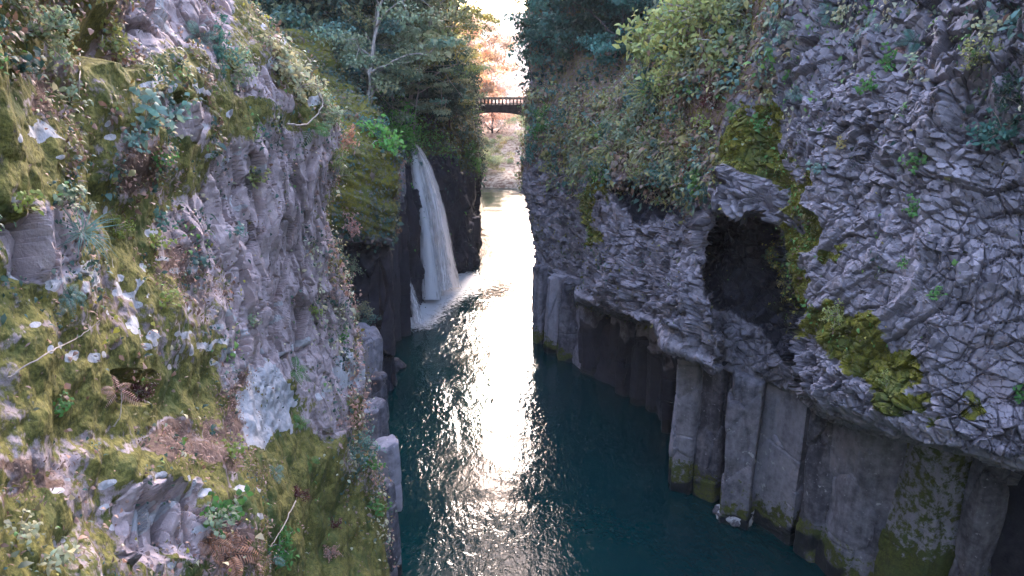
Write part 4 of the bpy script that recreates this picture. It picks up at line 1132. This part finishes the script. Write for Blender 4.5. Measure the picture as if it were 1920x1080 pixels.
PL_ = [
 # left wall
 (270, 235, 'herb', 120, 'blue_green', 'large dark blue-green leafy plant near the middle of the upper left wall', 2),
 (330, 225, 'herb', 80, 'blue_green', 'blue-green leafy plant just right of the large one on the upper left wall', 1),
 (235, 275, 'herb', 70, 'blue_green', 'smaller dark-leaved plant below the large blue-green plant on the left wall', 1),
 (130, 190, 'herb', 60, 'grey_green', 'grey leafy plant above and left of the dark blue-green plants', 2),
 (25, 130, 'herb', 90, 'dark', 'dark big-leaved plant at the left picture edge', 2),
 (40, 385, 'herb', 60, 'lime', 'yellow-green maple-leaved plant at the left picture edge', 0),
 (115, 385, 'herb', 70, 'grey_green', 'pale green spreading plant right of the yellow-green maple-leaved one', 0),
 (165, 392, 'herb', 30, 'pale', 'cream-coloured broad leaf cluster on the left wall', 2),
 (150, 440, 'tuft', 90, 'blue_green', 'fine grass tuft below the cream leaf cluster', 0),
 (410, 90, 'shrub', 90, 'teal', 'dark green shrub high on the left wall near its crest', 0),
 (370, 70, 'fern', 70, 'blue_green', 'teal fern left of the dark shrub under the crest', 0),
 (440, 130, 'shrub', 70, 'grey_green', 'grey-green shrub below the crest of the left wall', 1),
 (520, 120, 'shrub', 90, 'pale', 'pale shrub spilling over the crest of the left wall', 2),
 (560, 160, 'shrub', 80, 'pale', 'pale dry shrub with bare twigs at the corner of the crest', 0),
 (600, 215, 'shrub', 70, 'grey_green', 'grey shrub hanging at the outer corner of the left wall', 1),
 (585, 240, 'fern', 80, 'bright', 'bright green fern under the corner of the crest', 1),
 (625, 300, 'shrub', 50, 'olive', 'olive shrub where the bare left rock meets the crest', 1),
 (290, 300, 'herb', 50, 'bright', 'small bright green plant below the dark-leaved plants', 1),
 (215, 430, 'shrub', 50, 'lime', 'yellow-green small-leaved clump in the moss of the left wall', 0),
 (285, 460, 'herb', 50, 'lime', 'lime herb at the right of the yellow-green clump', 1),
 (290, 415, 'herb', 55, 'teal', 'dark teal herb above the lime herb', 0),
 (440, 440, 'herb', 45, 'blue_green', 'single teal plant in the middle of the bare lavender rock', 2),
 (470, 340, 'herb', 50, 'olive', 'olive sprig above the bare lavender rock', 1),
 (120, 555, 'fern', 70, 'blue_green', 'blue-green fern above the white lichen patches', 2),
 (310, 570, 'herb', 50, 'lime', 'small lime plant beside the lichen patches', 0),
 (585, 590, 'herb', 34, 'lime', 'tiny yellow-green plant on the bare rock near the wall edge', 0),
 (550, 695, 'fern', 65, 'bright', 'bright green fern beside the big white lichen patch', 2),
 (560, 795, 'fern', 45, 'bright', 'small green fern below and right of the big white lichen patch', 0),
 (580, 865, 'fern', 45, 'bright', 'green fern on the golden moss under the lichen', 1),
 (512, 888, 'fern', 50, 'blue_green', 'teal fern on the golden moss, lowest left of two small green ferns', 0),
 (430, 850, 'herb', 50, 'lime', 'lime herb below the white lichen patch', 0),
 (400, 960, 'herb', 95, 'bright', 'round-leaved green plant in the lower part of the left wall', 1),
 (390, 990, 'herb', 80, 'grey_green', 'grey-green round-leaved plant below the brighter one', 1),
 (425, 1040, 'fern', 120, 'rust', 'large rusty dead fern at the bottom of the left wall', 2),
 (390, 1020, 'fern', 90, 'rust', 'smaller rusty dead fern behind the large one', 0),
 (520, 1020, 'shrub', 70, 'bright', 'green clump on the golden moss near the bottom', 2),
 (505, 1050, 'fern', 70, 'blue_green', 'blue-green fern at the bottom beside the golden moss', 1),
 (560, 930, 'shrub', 38, 'maroon', 'dark maroon clump on the golden moss', 1),
 (625, 985, 'shrub', 28, 'maroon', 'small dark clump low on the golden moss', 2),
 (620, 1035, 'shrub', 30, 'pinkish', 'pinkish dead clump near the bottom right corner of the moss', 0),
 (95, 1055, 'herb', 80, 'pale', 'pale large-leaved plant at the bottom left corner', 2),
 (30, 1010, 'herb', 60, 'pale', 'pale leaf sprig at the bottom left edge', 0),
 (215, 735, 'fern', 70, 'pinkish', 'withered pinkish fern sprawling over a dark hole in the moss', 1),
 (255, 735, 'shrub', 50, 'maroon', 'dark dead clump in the hole beside the withered fern', 0),
 (100, 765, 'herb', 45, 'bright', 'small fresh green plant in the lower left moss', 0),
 (660, 500, 'shrub', 45, 'grey_green', 'grey shrub on the wall edge level with the foot of the falls', 0),
 (655, 420, 'shrub', 45, 'pinkish', 'pinkish shrub on the wall edge left of the buttress', 2),
 (672, 580, 'shrub', 50, 'pale', 'pale yellowish shrub on the wall edge above the first column', 1),
 (688, 600, 'shrub', 45, 'blue_green', 'blue-green shrub leaning out toward the water', 0),
 (668, 842, 'shrub', 75, 'blue_green', 'blue-green shrub on the wall edge above the mossy column', 0),
 (690, 870, 'herb', 45, 'bright', 'bright herb beside the lower blue-green shrub', 1),
 (700, 955, 'herb', 50, 'bright', 'bright green herb on the lower wall edge', 0),
 (640, 640, 'herb', 35, 'bright', 'small green sprig on the bare rock by the wall edge', 1),
 (470, 600, 'herb', 30, 'grey_green', 'grey sprig on the middle of the bare lavender rock', 0),
 (60, 60, 'shrub', 110, 'grey_green', 'grey-green shrub in the upper left corner', 1),
 (190, 60, 'shrub', 80, 'olive', 'olive shrub over the dark hollow at the upper left', 2),
 # buttress and falls
 (640, 330, 'shrub', 40, 'olive', 'olive shrub on the mossy buttress', 1),
 (700, 245, 'shrub', 60, 'teal', 'teal shrub on top of the mossy buttress', 0),
 (735, 250, 'shrub', 100, 'fresh', 'bright green shrub crowning the mound left of the falls', 1),
 (770, 262, 'shrub', 70, 'fresh', 'bright green shrub right at the lip of the falls', 0),
 (640, 262, 'shrub', 55, 'rust', 'brownish dry shrub in the cleft behind the near wall', 2),
 (880, 285, 'shrub', 34, 'bright', 'bright green shrub on the edge of the wall beyond the falls', 2),
 (868, 250, 'shrub', 34, 'teal', 'teal shrub at the top of the wall beyond the falls', 2),
 (712, 262, 'shrub', 80, 'fresh', 'bright green shrub at the left shoulder of the mound beside the falls', 2),
 (757, 272, 'shrub', 50, 'fresh', 'small bright green shrub drooping over the dark cliff left of the fall lip', 0),
 (885, 310, 'shrub', 34, 'fresh', 'lower bright green shrub on the edge of the wall beyond the falls', 1),
 # right wall
 (1230, 92, 'shrub', 120, 'yellowgreen', 'yellow-green bush at the left corner of the right crest', 2),
 (1315, 28, 'shrub', 140, 'yellowgreen', 'topmost yellow-green bush on the right crest, cut by the top of the picture', 0),
 (1350, 85, 'shrub', 110, 'olive', 'olive bush in the middle of the right crest bushes', 2),
 (1288, 135, 'shrub', 100, 'yellowgreen', 'yellow-green bush just left of the orange fern', 1),
 (1225, 175, 'tuft', 90, 'yellowgreen', 'yellow-green grass tuft below the lowest crest bush', 0),
 (1165, 215, 'tuft', 90, 'olive', 'olive grass tuft on the upper part of the distant right slope', 0),
 (1150, 280, 'tuft', 80, 'olive', 'olive grass tuft halfway down the distant right slope', 0),
 (1215, 275, 'tuft', 80, 'pale', 'straw-coloured grass tuft left of the hanging blue-green ferns', 0),
 (1095, 300, 'tuft', 70, 'grey_green', 'grey-green grass tuft near the outer corner of the second buttress', 0),
 (1330, 300, 'tuft', 60, 'rust', 'rusty grass tuft at the lower left of the moss cushion', 0),
 (1400, 30, 'shrub', 100, 'grey_green', 'grey-green shrub at the top edge between bushes and bare rock', 0),
 (1290, 60, 'shrub', 130, 'yellowgreen', 'large yellow-green bush on the right crest', 1),
 (1260, 105, 'shrub', 110, 'yellowgreen', 'yellow-green bush hanging below the largest one on the right crest', 0),
 (1340, 40, 'shrub', 110, 'olive', 'olive bush right of the large yellow-green bush', 1),
 (1250, 150, 'shrub', 70, 'yellowgreen', 'lowest yellow-green bush on the right crest', 2),
 (1385, 90, 'shrub', 80, 'grey_green', 'grey-green shrub between the crest bushes and the bare rock', 0),
 (1205, 120, 'fern', 60, 'lime', 'bright spiky sprig sticking out from the right crest', 1),
 (1185, 182, 'fern', 50, 'lime', 'yellow-green spiky sprig lower on the right crest', 2),
 (1325, 128, 'fern', 46, 'orange', 'orange fern under the crest bushes', 0),
 (1350, 130, 'herb', 36, 'orange', 'orange-leaved sprig beside the orange fern', 0),
 (1305, 170, 'shrub', 55, 'pinkish', 'reddish dry shrub on the right wall below the bushes', 1),
 (1340, 180, 'shrub', 50, 'maroon', 'dark red shrub beside the reddish dry one', 0),
 (1265, 235, 'shrub', 45, 'pinkish', 'pink-stemmed shrub left of the moss cushion', 2),
 (1300, 265, 'shrub', 45, 'rust', 'rusty shrub at the left end of the moss cushion', 1),
 (1300, 320, 'shrub', 34, 'maroon', 'crimson shrub hanging below the moss cushion', 0),
 (1330, 235, 'herb', 45, 'lime', 'pale green herb above the moss cushion', 1),
 (1245, 272, 'fern', 70, 'blue_green', 'blue-green fern hanging on the right wall, upper of a pair', 1),
 (1272, 298, 'fern', 70, 'blue_green', 'blue-green fern hanging on the right wall, lower of a pair', 2),
 (1375, 210, 'fern', 50, 'bright', 'green fern over the moss cushion', 0),
 (1420, 240, 'herb', 45, 'bright', 'green herb growing from the moss cushion', 0),
 (1180, 240, 'shrub', 80, 'grey_green', 'grey-green shrub in the middle of the distant right slope', 0),
 (1210, 200, 'shrub', 80, 'grey_green', 'grey-green shrub just below the crest slope', 1),
 (1130, 250, 'shrub', 70, 'olive', 'brownish green shrub on the distant right slope', 2),
 (1140, 310, 'shrub', 60, 'olive', 'olive shrub low on the distant right slope', 1),
 (1060, 220, 'shrub', 60, 'teal', 'teal shrub where the crest drops toward the bridge', 0),
 (1020, 230, 'shrub', 60, 'bright', 'green shrub nearest the bridge on the right wall', 1),
 (1000, 290, 'shrub', 44, 'teal', 'dark shrub on the outermost bulge of the right wall', 2),
 (1250, 335, 'shrub', 60, 'teal', 'dark green shrub over the small hollow', 0),
 (1210, 330, 'shrub', 55, 'olive', 'olive shrub left of the small hollow', 1),
 (1100, 380, 'shrub', 40, 'olive', 'mossy shrub on the outer corner of the second buttress', 2),
 (1450, 35, 'fern', 70, 'blue_green', 'pale blue-green fern at the top of the right rock, leftmost', 1),
 (1490, 55, 'fern', 60, 'grey_green', 'grey drooping fern at the top of the right rock', 2),
 (1555, 25, 'fern', 50, 'blue_green', 'blue-green fern at the top edge of the right rock', 0),
 (1580, 30, 'herb', 45, 'pale', 'pale leaf sprig at the top edge of the right rock', 0),
 (1630, 50, 'fern', 60, 'blue_green', 'blue-green fern right of the pale leaf sprig', 1),
 (1695, 95, 'fern', 44, 'pinkish', 'small pink fern frond high on the right rock', 1),
 (1715, 80, 'fern', 60, 'teal', 'teal fern just right of the pink frond', 2),
 (1660, 120, 'herb', 50, 'bright', 'green herb below and left of the pink frond', 1),
 (1710, 130, 'herb', 50, 'grey_green', 'grey-green herb below the pink frond', 2),
 (1630, 160, 'herb', 45, 'bright', 'bright herb at the head of the bare rock fan', 0),
 (1495, 175, 'fern', 45, 'blue_green', 'teal fern at the left of the bare rock', 0),
 (1535, 325, 'herb', 45, 'blue_green', 'blue-green herb beside the moss band', 0),
 (1720, 310, 'herb', 50, 'bright', 'bright green plant in the centre of the rock fan', 0),
 (1715, 400, 'herb', 45, 'bright', 'green plant below the centre of the rock fan', 1),
 (1585, 270, 'herb', 30, 'gold', 'small yellow-leaved plant on the bare rock', 0),
 (1850, 55, 'herb', 50, 'pale', 'pale leaf sprig in the upper right corner', 1),
 (1905, 40, 'herb', 90, 'blue_green', 'large-leaved plant at the right picture edge', 2),
 (1820, 110, 'shrub', 70, 'olive', 'yellowish shrub above the brown slab', 1),
 (1880, 240, 'shrub', 80, 'teal', 'dark shrub right of the brown slab', 2),
 (1880, 180, 'shrub', 60, 'dark', 'dark shrub above the one right of the brown slab', 0),
 (1700, 500, 'herb', 30, 'bright', 'tiny green plant low in the rock fan', 1),
 (1760, 560, 'herb', 35, 'bright', 'tiny green plant on the lower right rock', 0),
 (1570, 590, 'shrub', 50, 'yellowgreen', 'yellow-green clump on the lower moss patch', 0),
 (1660, 720, 'shrub', 40, 'yellowgreen', 'yellow-green clump at the low end of the moss patch', 1),
 (1475, 530, 'shrub', 30, 'gold', 'golden clump hanging on the moss band beside the cave', 2),
 (1440, 480, 'fern', 34, 'blue_green', 'blue-green fern at the mouth of the cave', 0),
 (1910, 740, 'herb', 40, 'bright', 'green plant at the right picture edge low on the rock', 0),
]
for i, (a, b_, k, s, lf, lb, v) in enumerate(PL_): plant(a, b_, k, s, lf, lb, v)

# vines and dead stems
def vine(pts, r, label, name='vine', mat='twig'):
    W = []
    for (a, b_, off) in pts:
        h = hit(a, b_)
        if h: W.append(np.array(h[0]) + np.array(h[1]) * off)
    if len(W) < 2: return
    C = catmull(np.array(W), 26, 0); C += RNG.normal(0, r * .5, C.shape)
    tb = Tubes(); tb.add(C, np.linspace(r, r * .5, 26), 6)
    tag(link(name, tb.mesh(name), M[mat]), label, 'vine', 'bare stems on the gorge walls')
vine([(520, 232, .2), (560, 228, .3), (585, 200, .3), (592, 178, .15)], .022, 'looping pale bare stem at the corner of the left wall')
vine([(592, 178, .1), (600, 205, .2), (612, 225, .15)], .02, 'short bare stem below the looping one')
vine([(540, 130, .2), (565, 150, .25), (590, 170, .2)], .016, 'straight bare twig along the left crest')
vine([(0, 710, .08), (60, 670, .15), (120, 630, .12), (165, 600, .1)], .007, 'long straw-coloured stem across the lower left moss')
vine([(132, 90, .1), (130, 140, .1), (132, 190, .1)], .008, 'thin upright pale stem at the upper left')
vine([(545, 940, .1), (520, 985, .12), (495, 1025, .1)], .012, 'thin stem hanging below the maroon clump')
vine([(200, 800, .06), (205, 770, .12), (215, 735, .1)], .007, 'pale root dangling from the withered fern')
vine([(1290, 140, .3), (1270, 180, .4), (1262, 235, .3)], .03, 'reddish bare stem among the shrubs of the right wall')

# ================================================================== HAZE
HAZE = .0003
if HAZE > 0:
    V = []; Q = []; box(V, Q, -135, 135, -75, 445, -9, 75)
    m, nt = newmat('haze'); b = NB(nt); pv = b.n('ShaderNodeVolumePrincipled')
    pv.inputs['Color'].default_value = (.93, .93, .97, 1); pv.inputs['Density'].default_value = HAZE; pv.inputs['Anisotropy'].default_value = .0
    o_ = b.n('ShaderNodeOutputMaterial'); b.l(pv.outputs[0], o_.inputs['Volume'])
    tag(link('haze', npmesh('haze', V, np.array(Q), False), m), 'thin pale haze filling the gorge', 'haze', None, 'stuff')

# ================================================================== LIGHT, SKY, CAMERA
SUN_EL, SUN_AZ = 26.0, 2.2     # azimuth degrees right of the view direction (+Y)
w = bpy.data.worlds.new('World'); S.world = w; w.use_nodes = True
nt = w.node_tree; bg = nt.nodes['Background']
sky = nt.nodes.new('ShaderNodeTexSky'); sky.sky_type = 'NISHITA'; sky.sun_disc = False
sky.sun_elevation = math.radians(SUN_EL); sky.sun_rotation = math.radians(SUN_AZ)
sky.air_density = 1.0; sky.dust_density = 1.4; sky.ozone_density = 1.0
tn_ = nt.nodes.new('ShaderNodeMix'); tn_.data_type = 'RGBA'; tn_.blend_type = 'MULTIPLY'; tn_.inputs[0].default_value = 1; tn_.inputs[7].default_value = (1.13, .965, .925, 1)
nt.links.new(sky.outputs[0], tn_.inputs[6]); nt.links.new(tn_.outputs[2], bg.inputs[0]); bg.inputs[1].default_value = .15
sd = bpy.data.lights.new('sun', 'SUN'); sd.energy = .30; sd.angle = math.radians(10); sd.color = (1, .91, .84)
so = bpy.data.objects.new('sun', sd); COL.objects.link(so)
d = Vector((math.sin(math.radians(SUN_AZ)) * math.cos(math.radians(SUN_EL)), math.cos(math.radians(SUN_AZ)) * math.cos(math.radians(SUN_EL)), math.sin(math.radians(SUN_EL))))
so.rotation_euler = d.to_track_quat('Z', 'Y').to_euler()

cam = bpy.data.cameras.new('camera'); co = bpy.data.objects.new('camera', cam); COL.objects.link(co)
co.location = (0, 0, CH); co.rotation_euler = (math.pi / 2 - PITCH, 0, 0)
cam.sensor_width = 36; cam.lens = 36 * F / 1920; cam.clip_end = 2000; cam.clip_start = .1
S.camera = co
S.view_settings.view_transform = 'Standard'; S.view_settings.look = 'None'; S.view_settings.gamma = 1
S.view_settings.exposure = 3.6
S.cycles.max_bounces = 5; S.cycles.diffuse_bounces = 3; S.cycles.volume_bounces = 1; S.cycles.transparent_max_bounces = 12
S.cycles.use_denoising = True
S.cycles.caustics_reflective = False; S.cycles.caustics_refractive = False
